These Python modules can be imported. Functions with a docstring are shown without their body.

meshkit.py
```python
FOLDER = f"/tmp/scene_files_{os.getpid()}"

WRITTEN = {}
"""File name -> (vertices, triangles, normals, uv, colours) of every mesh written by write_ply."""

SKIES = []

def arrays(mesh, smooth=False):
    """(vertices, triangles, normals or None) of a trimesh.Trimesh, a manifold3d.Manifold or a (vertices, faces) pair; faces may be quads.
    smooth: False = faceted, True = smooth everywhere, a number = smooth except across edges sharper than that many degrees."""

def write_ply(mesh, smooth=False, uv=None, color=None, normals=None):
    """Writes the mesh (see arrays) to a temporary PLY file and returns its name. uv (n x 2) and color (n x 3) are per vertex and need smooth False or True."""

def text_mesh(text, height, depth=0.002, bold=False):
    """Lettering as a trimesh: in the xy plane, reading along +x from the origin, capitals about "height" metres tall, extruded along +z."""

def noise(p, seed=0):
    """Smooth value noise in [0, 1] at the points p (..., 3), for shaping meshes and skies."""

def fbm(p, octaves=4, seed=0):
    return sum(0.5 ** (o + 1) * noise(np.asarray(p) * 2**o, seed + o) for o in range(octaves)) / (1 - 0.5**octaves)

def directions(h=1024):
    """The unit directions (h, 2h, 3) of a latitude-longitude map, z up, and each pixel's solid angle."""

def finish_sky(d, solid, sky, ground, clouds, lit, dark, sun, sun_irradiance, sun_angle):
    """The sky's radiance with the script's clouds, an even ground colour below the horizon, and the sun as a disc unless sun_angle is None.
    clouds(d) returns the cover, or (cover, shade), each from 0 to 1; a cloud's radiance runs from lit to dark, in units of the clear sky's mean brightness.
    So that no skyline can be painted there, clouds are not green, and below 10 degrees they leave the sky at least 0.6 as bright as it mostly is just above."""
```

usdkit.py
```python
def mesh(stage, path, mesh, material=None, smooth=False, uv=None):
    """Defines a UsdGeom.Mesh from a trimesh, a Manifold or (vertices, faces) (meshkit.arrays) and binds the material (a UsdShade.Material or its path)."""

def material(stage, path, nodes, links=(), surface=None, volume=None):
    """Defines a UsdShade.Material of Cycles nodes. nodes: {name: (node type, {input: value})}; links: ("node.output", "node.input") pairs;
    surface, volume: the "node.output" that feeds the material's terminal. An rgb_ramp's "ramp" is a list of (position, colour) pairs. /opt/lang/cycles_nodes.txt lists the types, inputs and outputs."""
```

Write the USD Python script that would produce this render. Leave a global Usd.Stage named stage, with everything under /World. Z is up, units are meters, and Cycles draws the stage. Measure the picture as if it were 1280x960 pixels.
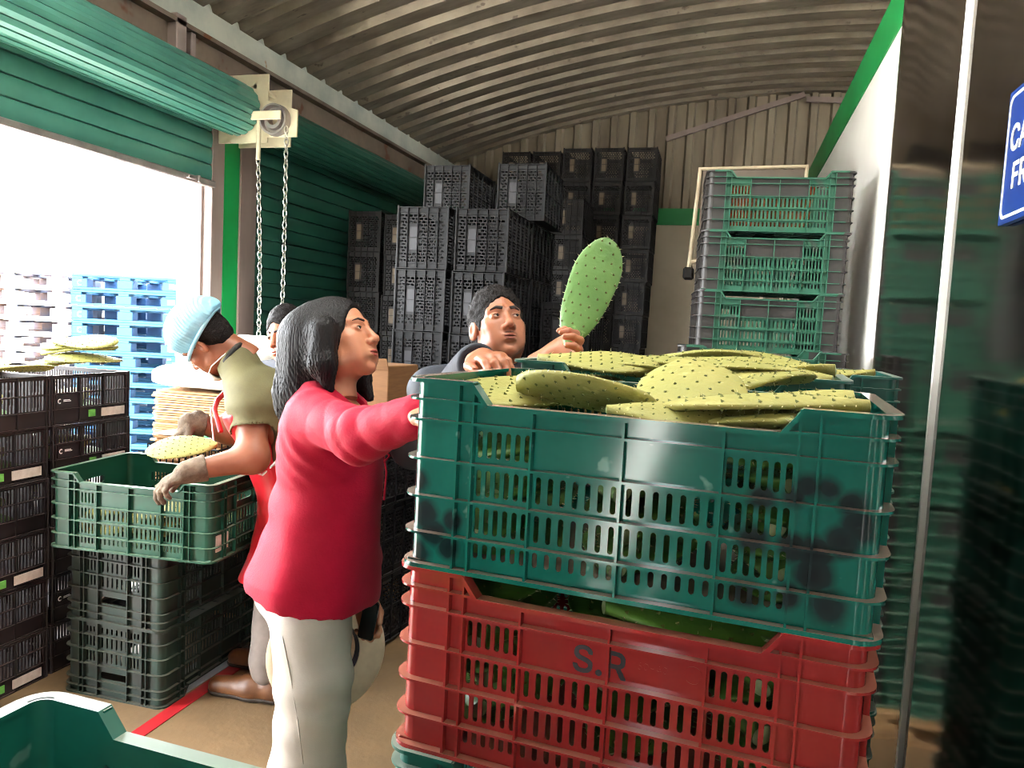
import math, random
import numpy as np, trimesh, usdkit, meshkit
from pxr import Usd, UsdGeom, UsdLux, UsdShade, Gf, Sdf
from shapely.geometry import Polygon, box as sbox, Point
from shapely.ops import unary_union
from scipy.spatial.transform import Rotation as Rot

stage = Usd.Stage.CreateInMemory()
UsdGeom.Xform.Define(stage, '/World'); UsdGeom.Scope.Define(stage, '/World/Looks')
PI = math.pi
rnd = random.Random(7)

# ---------------------------------------------------------------- camera, sky, sun, exposure
FPX, CAM_H = 940.0, 1.45
EXPOSURE, SKY_GAIN, SUN_GAIN = 3.45, 1.0, 5.0
YAW, PITCH, ROLL = map(math.radians, (15.8, 4.4, 2.9))
FW = np.array([-math.sin(YAW)*math.cos(PITCH), math.cos(YAW)*math.cos(PITCH), -math.sin(PITCH)])
RT0 = np.array([math.cos(YAW), math.sin(YAW), 0.0]); UP0 = np.cross(RT0, FW)
RT = RT0*math.cos(ROLL) + UP0*math.sin(ROLL); UP = UP0*math.cos(ROLL) - RT0*math.sin(ROLL)
EYE = np.array([0, 0, CAM_H])
cam = UsdGeom.Camera.Define(stage, '/World/camera')
m4 = Gf.Matrix4d(*[float(v) for row in (np.r_[RT, 0], np.r_[UP, 0], np.r_[-FW, 0], np.r_[EYE, 1]) for v in row])
cam.AddTransformOp().Set(m4)
cam.CreateHorizontalApertureAttr(36.0); cam.CreateVerticalApertureAttr(27.0)
cam.CreateFocalLengthAttr(36.0*FPX/1280); cam.CreateClippingRangeAttr(Gf.Vec2f(0.05, 500))
cam.CreateExposureAttr(EXPOSURE)

def at(px, py, D):
    """A real position: the point at depth D along the sight line through a pixel of the photograph."""
    return EYE + D*(FW + RT*(px-640)/FPX - UP*(py-480)/FPX)

dome = UsdLux.DomeLight.Define(stage, '/World/sky')
dome.CreateIntensityAttr(SKY_GAIN); dome.CreateColorAttr(Gf.Vec3f(0.93, 0.97, 1.0))
sun = UsdLux.DistantLight.Define(stage, '/World/sun')
sun.CreateIntensityAttr(SUN_GAIN); sun.CreateAngleAttr(0.6); sun.CreateColorAttr(Gf.Vec3f(1.0, 0.95, 0.86))
SUN_AZ, SUN_EL = 208.0, 52.0       # direction towards the sun: azimuth from +X, elevation
sx = UsdGeom.Xformable(sun); sx.AddRotateZOp().Set(SUN_AZ+90); sx.AddRotateXOp().Set(90-SUN_EL)

# ---------------------------------------------------------------- helpers
_used = {}
def numbered(parent, name):
    k = (parent, name); n = _used.get(k, 0); _used[k] = n+1
    return name if n == 0 else f'{name}_{n:03d}'

def keys(prim, label=None, cat=None, group=None, kind=None):
    for k, v in (('label', label), ('category', cat), ('group', group), ('kind', kind)):
        if v: prim.SetCustomDataByKey(k, v)
    return prim

def mat4(loc=(0, 0, 0), rz=0, R=None, s=1.0):
    M = np.eye(4); M[:3, :3] = (R if R is not None else Rot.from_euler('z', rz).as_matrix())*s; M[:3, 3] = loc
    return M

def set_tf(x, M):
    x.AddTransformOp().Set(Gf.Matrix4d(*[float(v) for v in np.asarray(M).T.ravel()]))

def thing(name, label, cat, loc=(0, 0, 0), rz=0, group=None, kind=None, M=None):
    p = '/World/' + numbered('/World', name)
    x = UsdGeom.Xform.Define(stage, p); set_tf(x, mat4(loc, rz) if M is None else M)
    return keys(x.GetPrim(), label, cat, group, kind)

def part(parent, name, mesh, mat, smooth=False, label=None, kind=None, group=None):
    pp = str(parent.GetPath())
    g = usdkit.mesh(stage, pp + '/' + numbered(pp, name), mesh, mat, smooth=smooth)
    return keys(g.GetPrim(), label, None, group, kind)

def solo(name, mesh, mat, label=None, cat=None, group=None, kind=None, smooth=False):
    g = usdkit.mesh(stage, '/World/' + numbered('/World', name), mesh, mat, smooth=smooth)
    return keys(g.GetPrim(), label, cat, group, kind)

def dup(src, M, label, group=None, name=None, cat=None):
    x = UsdGeom.Xform.Define(stage, '/World/' + numbered('/World', name or src.GetName().rstrip('0123456789').rstrip('_')))
    x.GetPrim().GetReferences().AddInternalReference(src.GetPath())
    x.GetPrim().SetInstanceable(True)
    x.ClearXformOpOrder(); x.GetPrim().GetAttribute('xformOp:transform')
    op = x.MakeMatrixXform(); op.Set(Gf.Matrix4d(*[float(v) for v in np.asarray(M).T.ravel()]))
    return keys(x.GetPrim(), label, cat, group)

cat_ = trimesh.util.concatenate
def bx(x0, x1, y0, y1, z0, z1):
    m = trimesh.creation.box([abs(x1-x0), abs(y1-y0), abs(z1-z0)]); m.apply_translation([(x0+x1)/2, (y0+y1)/2, (z0+z1)/2]); return m

def rbox(x0, x1, y0, y1, z0, z1, r=0.004):
    """A box with chamfered edges."""
    c = np.array([(x0+x1)/2, (y0+y1)/2, (z0+z1)/2]); h = np.abs(np.array([x1-x0, y1-y0, z1-z0]))/2; r = min(r, h.min()*.45)
    pts = [np.array([sx_*(h[0]-(r if a != 0 else 0)), sy*(h[1]-(r if a != 1 else 0)), sz*(h[2]-(r if a != 2 else 0))]) for sx_ in (-1, 1) for sy in (-1, 1) for sz in (-1, 1) for a in range(3)]
    return trimesh.convex.convex_hull(np.array(pts)+c)

def obox(p0, p1, w, h, up=(0, 0, 1)):
    """A bar from p0 to p1, w wide and h tall."""
    p0, p1 = np.asarray(p0, float), np.asarray(p1, float); d = p1-p0; L = np.linalg.norm(d); d /= L
    a = np.cross(up, d); a /= np.linalg.norm(a); b = np.cross(d, a)
    m = trimesh.creation.box([L, w, h]); T = np.eye(4); T[:3, 0] = d; T[:3, 1] = a; T[:3, 2] = b; T[:3, 3] = (p0+p1)/2
    m.apply_transform(T); return m

def tube(pts, r, sides=10, cap=True):
    p = np.asarray(pts, float); n = len(p); r = np.broadcast_to(np.asarray(r, float), (n,))
    t = np.gradient(p, axis=0); t /= np.linalg.norm(t, axis=1, keepdims=True)+1e-12
    ref = np.array([0, 0, 1.0]) if abs(t[0][2]) < .9 else np.array([1.0, 0, 0])
    a = np.cross(t[0], ref); a /= np.linalg.norm(a); V = []
    ang = np.arange(sides)*2*PI/sides
    for i in range(n):
        a = a - t[i]*(a@t[i]); a /= np.linalg.norm(a); b = np.cross(t[i], a)
        V.append(p[i]+r[i]*(np.cos(ang)[:, None]*a+np.sin(ang)[:, None]*b))
    V = np.vstack(V); F = []
    for i in range(n-1):
        for j in range(sides):
            k = (j+1) % sides
            F += [[i*sides+j, i*sides+k, (i+1)*sides+k], [i*sides+j, (i+1)*sides+k, (i+1)*sides+j]]
    if cap:
        c0, c1 = len(V), len(V)+1; V = np.vstack([V, p[0], p[-1]])
        for j in range(sides):
            k = (j+1) % sides; F += [[c0, k, j], [c1, (n-1)*sides+j, (n-1)*sides+k]]
    return trimesh.Trimesh(V, np.array(F), process=False)

def grid_mesh(P, closed_u=False, closed_v=False):
    """P: (nu, nv, 3) points -> a surface."""
    nu, nv = P.shape[:2]; idx = np.arange(nu*nv).reshape(nu, nv); F = []
    ii = range(nu if closed_u else nu-1); jj = range(nv if closed_v else nv-1)
    for i in ii:
        for j in jj:
            a, b, c_, d = idx[i, j], idx[(i+1) % nu, j], idx[(i+1) % nu, (j+1) % nv], idx[i, (j+1) % nv]
            F += [[a, b, c_], [a, c_, d]]
    return trimesh.Trimesh(P.reshape(-1, 3), np.array(F), process=False)

def plate(poly, y0, y1):
    """A polygon in (x, z) extruded from y0 to y1."""
    gs = getattr(poly, 'geoms', [poly]); out = []
    for g in gs:
        if g.area < 1e-9: continue
        m = trimesh.creation.extrude_polygon(g, abs(y1-y0), engine='earcut')
        v = np.array(m.vertices); m = trimesh.Trimesh(np.c_[v[:, 0], min(y0, y1)+v[:, 2], v[:, 1]], np.array(m.faces)[:, ::-1], process=False); out.append(m)
    return cat_(out)

def moved(m, M=None, loc=(0, 0, 0), rz=0):
    m = m.copy(); m.apply_transform(mat4(loc, rz) if M is None else M); return m

# ---------------------------------------------------------------- materials
def M_(name, c1, c2=None, scale=6.0, rough=.5, metal=0.0, bump=0.0, bscale=80.0, spec=.5, stretch=(1, 1, 1), dust=None, spots=(), soot=None, speck=None, lo=.35, hi=.65,
       sss=0, rough2=None, translucent=None, sheen=0, coords='object', coat=0, emit=None, alpha=None):
    """A procedural principled material. c1..c2 mixed by noise; dust: colour lying on surfaces that face up; spots: (centre, radius) of soot stains."""
    n = {'tc': ('texture_coordinate', {}), 'ge': ('geometry', {}), 'mp': ('mapping', {'scale': stretch}), 'p': ('principled_bsdf', {'roughness': rough, 'metallic': metal, 'specular_ior_level': spec})}
    src = 'ge.position' if coords == 'world' else 'tc.object'
    l = [(src, 'mp.vector')]; col = None
    if c2 is not None:
        n['no'] = ('noise_texture', {'scale': scale, 'detail': 5.0, 'roughness': .6}); n['ra'] = ('rgb_ramp', {'ramp': [(0, c1), (lo, c1), (hi, c2), (1, c2)]})
        l += [('mp.vector', 'no.vector'), ('no.fac', 'ra.fac')]; col = 'ra.color'
    def over(i, fac, color):
        nonlocal col
        n[f'mx{i}'] = ('mix_color', {'a': c1, 'b': color, 'fac': 0.0})
        if col: l.append((col, f'mx{i}.a'))
        l.append((fac, f'mx{i}.fac')); col = f'mx{i}.result'
    if speck:
        sc, thr, cc = speck
        n['sn'] = ('noise_texture', {'scale': sc, 'detail': 3.0}); n['sr'] = ('rgb_ramp', {'ramp': [(0, (0, 0, 0)), (thr, (0, 0, 0)), (min(1, thr+.05), (1, 1, 1)), (1, (1, 1, 1))]})
        l.extend([('mp.vector', 'sn.vector'), ('sn.fac', 'sr.fac')]); over('s', 'sr.color', cc)
    if spots:
        n['dn'] = ('noise_texture', {'scale': 14.0, 'detail': 4.0}); l.append((src, 'dn.vector')); prev = None
        for i, (ctr, rad) in enumerate(spots):
            n[f'd{i}'] = ('vector_math', {'math_type': 'distance', 'vector2': ctr}); l.append((src, f'd{i}.vector1'))
            n[f'r{i}'] = ('math', {'math_type': 'divide', 'value2': rad}); l.append((f'd{i}.value', f'r{i}.value1')); o = f'r{i}.value'
            if prev:
                n[f'm{i}'] = ('math', {'math_type': 'minimum'}); l += [(prev, f'm{i}.value1'), (o, f'm{i}.value2')]; o = f'm{i}.value'
            prev = o
        n['da'] = ('math', {'math_type': 'multiply_add', 'value2': 1.1, 'value3': -.55}); l += [('dn.fac', 'da.value1')]
        n['db'] = ('math', {'math_type': 'add'}); l += [(prev, 'db.value1'), ('da.value', 'db.value2')]
        n['dr'] = ('rgb_ramp', {'ramp': [(0, (.93,)*3), (.5, (.85,)*3), (.95, (0, 0, 0)), (1, (0, 0, 0))]}); l.append(('db.value', 'dr.fac'))
        over('d', 'dr.color', soot or (.012, .010, .016))
    if dust:
        n['nz'] = ('separate_xyz', {}); n['nr'] = ('map_range', {'from_min': .55, 'from_max': .9, 'to_min': 0.0, 'to_max': .85, 'clamp': True})
        l.extend([('ge.true_normal', 'nz.vector'), ('nz.z', 'nr.value')]); over('u', 'nr.result', dust)
    if col: l.append((col, 'p.base_color'))
    else: n['p'][1]['base_color'] = c1
    if bump:
        n['bn'] = ('noise_texture', {'scale': bscale, 'detail': 4.0}); n['bu'] = ('bump', {'strength': bump, 'distance': .01})
        l += [('mp.vector', 'bn.vector'), ('bn.fac', 'bu.height'), ('bu.normal', 'p.normal')]
    if sss: n['p'][1].update({'subsurface_weight': sss, 'subsurface_scale': .006, 'subsurface_radius': (1, .35, .2)})
    if sheen: n['p'][1].update({'sheen_weight': sheen, 'sheen_roughness': .5})
    if coat: n['p'][1].update({'coat_weight': coat, 'coat_roughness': .12})
    out = 'p.BSDF'
    if translucent:
        n['tl'] = ('translucent_bsdf', {'color': translucent}); n['ms'] = ('mix_closure', {'fac': .25}); l += [('p.BSDF', 'ms.closure1'), ('tl.BSDF', 'ms.closure2')]; out = 'ms.closure'
    return usdkit.material(stage, f'/World/Looks/{name}', n, l, surface=out)

def srgb(r, g, b):
    f = lambda v: (v/255/12.92) if v <= 10 else ((v/255+.055)/1.055)**2.4
    return (f(r), f(g), f(b))

# ================================================================ THE SETTING
XL, XR, YB, YF = -3.1, 0.57, 8.0, -1.3        # left wall, right wall, back wall, open front of the shed
m_floor = M_('floor_concrete', srgb(128, 102, 72), srgb(104, 84, 60), 2.2, rough=.55, bump=.15, bscale=40, speck=(55, .66, srgb(108, 86, 62)), coords='world')
m_out = M_('yard_concrete', srgb(205, 200, 190), srgb(180, 175, 165), 1.5, rough=.9, coords='world')
m_roof = M_('galvanised_sheet', srgb(158, 146, 128), srgb(126, 114, 100), 3.5, rough=.36, metal=.45, stretch=(1, 2.5, 1), coords='world', bump=.05, speck=(9, .66, srgb(108, 96, 84)))
m_backsheet = M_('wall_sheet', srgb(150, 138, 118), srgb(116, 104, 88), 3.0, rough=.5, metal=.35, stretch=(1, 1, .25), coords='world', speck=(5, .68, srgb(110, 78, 50)))
m_white = M_('white_paint', srgb(248, 244, 238), srgb(242, 237, 230), 2.0, rough=.7, coords='world')
m_cream = M_('cream_wall', srgb(206, 192, 170), srgb(190, 176, 152), 2.0, rough=.75, coords='world')
m_green = M_('green_paint', srgb(14, 140, 66), srgb(20, 150, 76), 4.0, rough=.5, coords='world')
m_jamb = M_('jamb_paint', srgb(150, 132, 124), srgb(132, 116, 110), 5.0, rough=.5, coords='world', stretch=(1, 1, .2))
m_beam = M_('beam_steel', srgb(128, 112, 96), srgb(96, 82, 70), 3.0, rough=.5, metal=.2, coords='world', speck=(6, .62, srgb(104, 64, 38)))
m_fascia = M_('fascia_paint', srgb(186, 188, 172), srgb(150, 156, 146), 2.5, rough=.5, coords='world', speck=(7, .68, srgb(150, 110, 70)))
m_slat = M_('shutter_green', srgb(86, 150, 132), srgb(74, 136, 122), 3.0, rough=.34, metal=.15, coords='world', spec=.6)
m_slat2 = M_('shutter_dark_green', srgb(44, 104, 86), srgb(36, 88, 74), 3.0, rough=.4, metal=.1, coords='world', spec=.6)
m_bar = M_('bottom_bar_metal', srgb(186, 176, 170), srgb(150, 140, 138), 6, rough=.35, metal=.6)
m_steel = M_('stainless_steel', srgb(172, 164, 158), srgb(158, 150, 146), 2.0, rough=.12, metal=1.0, bump=.0, coords='world')
m_alu = M_('aluminium_strip', srgb(245, 243, 238), rough=.4, metal=.0)
m_red_line = M_('red_floor_paint', srgb(178, 26, 34), srgb(150, 30, 34), 6, rough=.5, coords='world', speck=(20, .66, srgb(140, 96, 78)))
m_grey_patch = M_('grey_floor_paint', srgb(150, 152, 156), srgb(128, 128, 128), 5, rough=.6, coords='world')
m_rust = M_('rusty_tube', srgb(150, 84, 44), srgb(120, 62, 34), 10, rough=.6)
m_plate = M_('cream_plate', srgb(218, 208, 176), srgb(200, 188, 158), 7, rough=.5, speck=(14, .68, srgb(160, 130, 90)))
m_zinc = M_('zinc_chain', srgb(190, 186, 176), rough=.35, metal=.85)

m_sky = usdkit.material(stage, '/World/Looks/milky_sheet', {'t': ('translucent_bsdf', {'color': (.62, .60, .54)}), 'd': ('diffuse_bsdf', {'color': (.5, .5, .46)}), 'm': ('mix_closure', {'fac': .4})}, [('t.BSDF', 'm.closure1'), ('d.BSDF', 'm.closure2')], surface='m.closure')
solo('floor', bx(-3.32, .57, -1.5, 8.05, -.12, 0), m_floor, kind='structure')
solo('ground', cat_([bx(-40, -3.32, -20, 30, -.14, -.015), bx(-3.32, 20, -20, -1.5, -.14, -.015)]), m_out, kind='structure')

# arched roof of ribbed sheets, each sheet a panel
roof = thing('ceiling', None, None, kind='structure')
AX, AZ, AK = 0.6, 3.86, 0.0475
def arch(x): return AZ - AK*(x-AX)**2
NS, PIT = 26, 0.264
xs = np.linspace(-3.35, 4.6, NS+1)
prof = [(0, 0), (.135, 0), (.160, .05), (.175, .058), (.215, .058), (.230, .05), (.255, 0), (PIT, 0)]
y = YF
while y < YB-.01:
    P = np.array([[[x, y+a, arch(x)+b] for a, b in prof] for x in xs])
    T = P.copy(); T[..., 2] += .004
    if .75 < y < 2.1: part(roof, 'skylight_sheet', grid_mesh(P), m_sky, smooth=25, label='milky translucent roof sheet')
    else: part(roof, 'roof_panel', cat_([grid_mesh(P), grid_mesh(T)]), m_roof, smooth=25)
    y += PIT
# back wall: ribbed sheets above, green band, cream plaster below
wb = thing('wall_back', None, None, kind='structure')
part(wb, 'plaster', bx(XL, XR, YB, YB+.15, 0, 2.57), m_cream)
part(wb, 'plaster', bx(XR, 4.7, YB, YB+.15, 0, 2.57), m_cream)
part(wb, 'painted_band', bx(XL, XR, YB-.006, YB+.15, 2.57, 2.74), m_green)
part(wb, 'painted_band', bx(XR, 4.7, YB-.006, YB+.15, 2.57, 2.74), m_green)
x = XL
bp = [(0, 0), (.02, .035), (.075, .035), (.095, 0), (.195, 0)]
while x < 4.5:
    P = np.array([[[x+a, YB-b+.03, z] for z in (2.74, max(2.80, arch(x+a)+.03))] for a, b in bp])
    part(wb, 'sheet', grid_mesh(P), m_backsheet); x += .195
solo('trim_1', cat_([obox((.57, 7.93, 2.75), (.57, 7.93, 3.86), .05, .05), obox((-.75, 7.95, 3.43), (.55, 7.95, 3.83), .035, .05), obox((.57, 7.94, 3.78), (1.6, 7.94, 3.72), .03, .05)]), m_jamb, kind='structure')

# right wall: white plaster with green band; then stainless cold-room panels nearer the camera
wr = thing('wall_right', None, None, kind='structure')
part(wr, 'plaster', bx(XR, XR+.15, 3.05, YB, 0, 2.70), m_white)
part(wr, 'painted_band', bx(XR-.006, XR+.15, 3.05, YB, 2.70, 2.905), m_green)
part(wr, 'panel_core', bx(XR+.004, XR+.15, YF, 3.05, 0, 3.3), m_alu)
def steel_panel(y0, y1, seed):
    ny, nz = 40, 70; ys = np.linspace(y0, y1, ny); zs = np.linspace(.02, 3.3, nz)
    Y, Z = np.meshgrid(ys, zs, indexing='ij'); t = (Y-y0)/(y1-y0)
    q = np.stack([Y*2.0, Z*.8, np.full_like(Y, seed)], -1)
    w = .050*(1-(1-t)**2)*np.minimum(1, (1-t)*60) + .007*meshkit.fbm(q, 2, seed)*np.minimum(1, np.minimum(t, 1-t)*10) + .0016*meshkit.noise(np.stack([Y*6, Z*10, Y*0], -1), seed+3)
    X = XR - w
    return grid_mesh(np.stack([X, Y, Z], -1)[:, ::-1])
part(wr, 'steel_panel', steel_panel(2.19, 3.05, 1), m_steel, smooth=True)
part(wr, 'steel_panel', steel_panel(.95, 2.15, 5), m_steel, smooth=True)
part(wr, 'steel_panel', steel_panel(-.3, .93, 9), m_steel, smooth=True)
part(wr, 'joint_strip', cat_([bx(XR-.056, XR+.01, 2.158, 2.176, 0, 3.3), bx(XR-.046, XR+.01, 2.179, 2.188, 0, 3.3)]), m_alu)
part(wr, 'joint_strip', bx(XR-.010, XR+.01, .928, .952, 0, 3.3), m_alu)
solo('trim_2', bx(XR+.02, 4.7, -.3, YB, 2.84, 2.90), m_white, kind='structure')
solo('trim_3', cat_([tube([(.80, 4.3, 2.9), (.80, 4.3, 3.86)], .022), tube([(.86, 4.45, 2.9), (.86, 4.45, 3.86)], .018)]), m_rust, kind='structure')

# front wall behind the camera, with a tall doorway to the sunlit yard
wf_ = thing('wall_front', None, None, kind='structure')
# its sliding leaves leave a narrow slanting gap
m_leaf = M_('dark_sheet_door', srgb(74, 66, 60), srgb(58, 52, 48), 4, rough=.6, coords='world')
part(wf_, 'door_leaf', plate(Polygon([(XL-.2, 0), (-1.05, 0), (-.66, 1.3), (-.66, 2.4), (XL-.2, 2.4)]), YF-.06, YF), m_leaf)
part(wf_, 'door_leaf', plate(Polygon([(4.7, 0), (-.89, 0), (-.52, 1.3), (-.52, 2.4), (4.7, 2.4)]), YF-.06, YF), m_leaf)
part(wf_, 'lintel', bx(XL-.2, 4.7, YF-.2, YF, 2.4, 3.9), m_cream)
# left wall: two roller-shutter doorways
DY0, DY1, EY0, EY1 = .4, 3.95, 4.42, 7.45
wl = thing('wall_left', None, None, kind='structure')
part(wl, 'plaster', bx(XL-.2, XL, YF, DY0, 0, 2.78), m_cream)
part(wl, 'plaster', bx(XL-.2, XL, EY1+.1, YB, 0, 2.78), m_cream)
part(wl, 'lintel', bx(XL-.2, XL, YF, YB, 2.70, 3.30), m_fascia)
part(wl, 'pillar', bx(XL-.2, XL+.028, 4.066, 4.214, 0, 2.72), m_green)
part(wl, 'door_jamb', cat_([rbox(XL-.06, XL+.03, 3.95, 4.065, 0, 2.70), bx(XL-.2, XL-.03, 3.93, 3.96, 0, 2.7)]), m_jamb)
part(wl, 'door_jamb', cat_([rbox(XL-.05, XL+.04, 4.215, 4.33, 0, 2.72), rbox(XL-.05, XL+.02, 4.335, 4.415, 0, 2.72)]), m_jamb)
part(wl, 'door_jamb', rbox(XL-.06, XL+.03, EY1, EY1+.1, 0, 2.72), m_jamb)
# steel eaves beam
bm = thing('trim_4', None, None, kind='structure')
part(bm, 'fascia', bx(XL-.02, XL+.05, YF, YB, 3.02, 3.20), m_fascia)
part(bm, 'flange', bx(XL-.02, XL+.12, YF, YB, 3.00, 3.025), m_beam)
part(bm, 'web', bx(XL-.02, XL+.06, YF, YB, 2.84, 3.0), m_beam)
part(bm, 'flange', bx(XL-.02, XL+.13, YF, YB, 2.80, 2.84), m_beam)

def slat_mesh(y0, y1, z, h, x):
    """One curved shutter slat with its rolled hook."""
    pr = [(0, 0), (.012, .004), (.016, h*.25), (.017, h*.5), (.015, h*.75), (.010, h*.93), (-.002, h), (-.006, h*.97)]
    f = np.array([[[x+a, yy, z+b] for yy in (y0, y1)] for a, b in pr]); g = f.copy(); g[..., 0] -= .002
    return cat_([grid_mesh(f[:, ::-1]), grid_mesh(g)])
def coil(y0, y1, cx, cz, r, n=18):
    """The rolled-up curtain: a polygonal coil with steps where slats overlap."""
    rows = []
    for i in range(n):
        for e, dr in ((0.02, 0), (.5, .007), (.93, .004), (.98, -.006)):
            a = 2*PI*(i+e)/n; rows.append((cx+(r+dr)*math.cos(a), cz+(r+dr)*math.sin(a)))
    P = np.array([[[a, yy, b] for yy in (y0, y1)] for a, b in rows]); return grid_mesh(P[:, ::-1], closed_u=True)
d1 = thing('door_1', None, None, kind='structure')
z = 2.235
for i in range(7):
    part(d1, 'slat', slat_mesh(DY0+.02, 3.955, z, .098, XL+.01), m_slat, smooth=40); z += .098
part(d1, 'bottom_bar', rbox(XL-.005, XL+.045, DY0+.02, 3.97, 2.195, 2.235, .006), m_bar, smooth=False)
part(d1, 'curtain_roll', coil(DY0-.05, 3.99, XL+.17, 2.665, .150), m_slat, smooth=20)
part(d1, 'roll_core', cat_([trimesh.creation.annulus(.05, .142, .02, transform=mat4((XL+.17, 3.98, 2.665), R=Rot.from_euler('x', 90, degrees=True).as_matrix())), tube([(XL+.17, 3.8, 2.665), (XL+.17, 4.2, 2.665)], .03)]), m_plate)
part(d1, 'latch', cat_([rbox(XL+.03, XL+.07, 3.70, 3.76, 2.205, 2.225), rbox(XL+.03, XL+.055, 3.80, 3.82, 2.20, 2.24)]), m_bar)
d2 = thing('door_2', None, None, kind='structure')
for i in range(28):
    part(d2, 'slat', slat_mesh(4.40, EY1+.02, i*.098, .098, XL-.02), m_slat2, smooth=40)
part(d2, 'curtain_roll', coil(4.36, EY1+.1, XL+.10, 2.70, .13), m_slat2, smooth=20)

# chain hoist of the shutter
hs = thing('chain_hoist', 'cream steel chain hoist with round wheel at the end of the rolled-up shutter', 'hoist', (0, 0, 0))
X0 = XL+.16
part(hs, 'bracket_plate', plate(Polygon([(XL+.02, 2.47), (X0+.21, 2.47), (X0+.21, 2.50), (X0+.41, 2.50), (X0+.41, 2.655), (X0+.21, 2.715), (X0+.21, 2.87), (XL+.02, 2.87)]), 4.0, 4.012), m_plate)
part(hs, 'bracket_plate', rbox(XL+.02, X0+.24, 4.20, 4.212, 2.49, 2.84, .003), m_plate)
part(hs, 'spacer', tube([(X0+.12, 4.0, 2.80), (X0+.12, 4.21, 2.80)], .015), m_plate)
def lathe(prof, c, axis='x', n=32):
    m = trimesh.creation.revolve(np.array(prof), sections=n)
    R = {'x': Rot.from_euler('y', 90, degrees=True), 'y': Rot.from_euler('x', 90, degrees=True), 'z': Rot.identity()}[axis].as_matrix()
    m.apply_transform(mat4(c, R=R)); return m
wc = (X0+.275, 3.985, 2.595)
part(hs, 'chain_wheel', lathe([(0, -.025), (.03, -.025), (.035, .03), (.055, .03), (.06, .005), (.075, .005), (.08, .035), (.090, .035), (.094, -.02), (0, -.026)], wc, 'y'), m_bar, smooth=35)
part(hs, 'guard_strap', rbox(wc[0]-.13, wc[0]+.07, 3.925, 3.940, 2.585, 2.635, .003), m_plate)
part(hs, 'chain_guide', tube([(wc[0]-.095, 3.96, 2.59), (wc[0]-.095, 3.96, 2.36)], .014), m_plate, smooth=40)
def chain(p, q, sag=0.0, pitch=.034):
    p, q = np.array(p), np.array(q); n = int(np.linalg.norm(q-p)/pitch); out = []
    for i in range(n):
        a, b = p+(q-p)*i/n, p+(q-p)*(i+1)/n; o = lambda t: np.array([0, sag*math.sin(PI*t), 0])
        a, b = a+o(i/n), b+o((i+1)/n); c_ = (a+b)/2; d = (b-a)/np.linalg.norm(b-a)*pitch*.72
        s = np.array([0, 1., 0]) if i % 2 else np.array([.7, .7, 0]); s = s*.011
        th = np.linspace(0, 2*PI, 9)[:-1]
        loop = np.array([c_+d*math.cos(t)+s*math.sin(t) for t in th]); loop = np.vstack([loop, loop[:1]])
        out.append(tube(loop, .0034, 4, cap=False))
    return cat_(out)
part(hs, 'chain', chain((wc[0]-.095, 3.96, 2.37), (wc[0]-.11, 3.98, .45), sag=.05), m_zinc)
part(hs, 'chain', chain((wc[0]+.085, 3.97, 2.55), (wc[0]+.055, 3.99, .45), sag=.02), m_zinc)
solo('trim_5', cat_([rbox(XL, XL+.12, 3.52, 3.60, 2.84, 3.05), rbox(XL, XL+.10, 3.66, 3.70, 2.82, 3.0)]), m_jamb, kind='structure')

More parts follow.
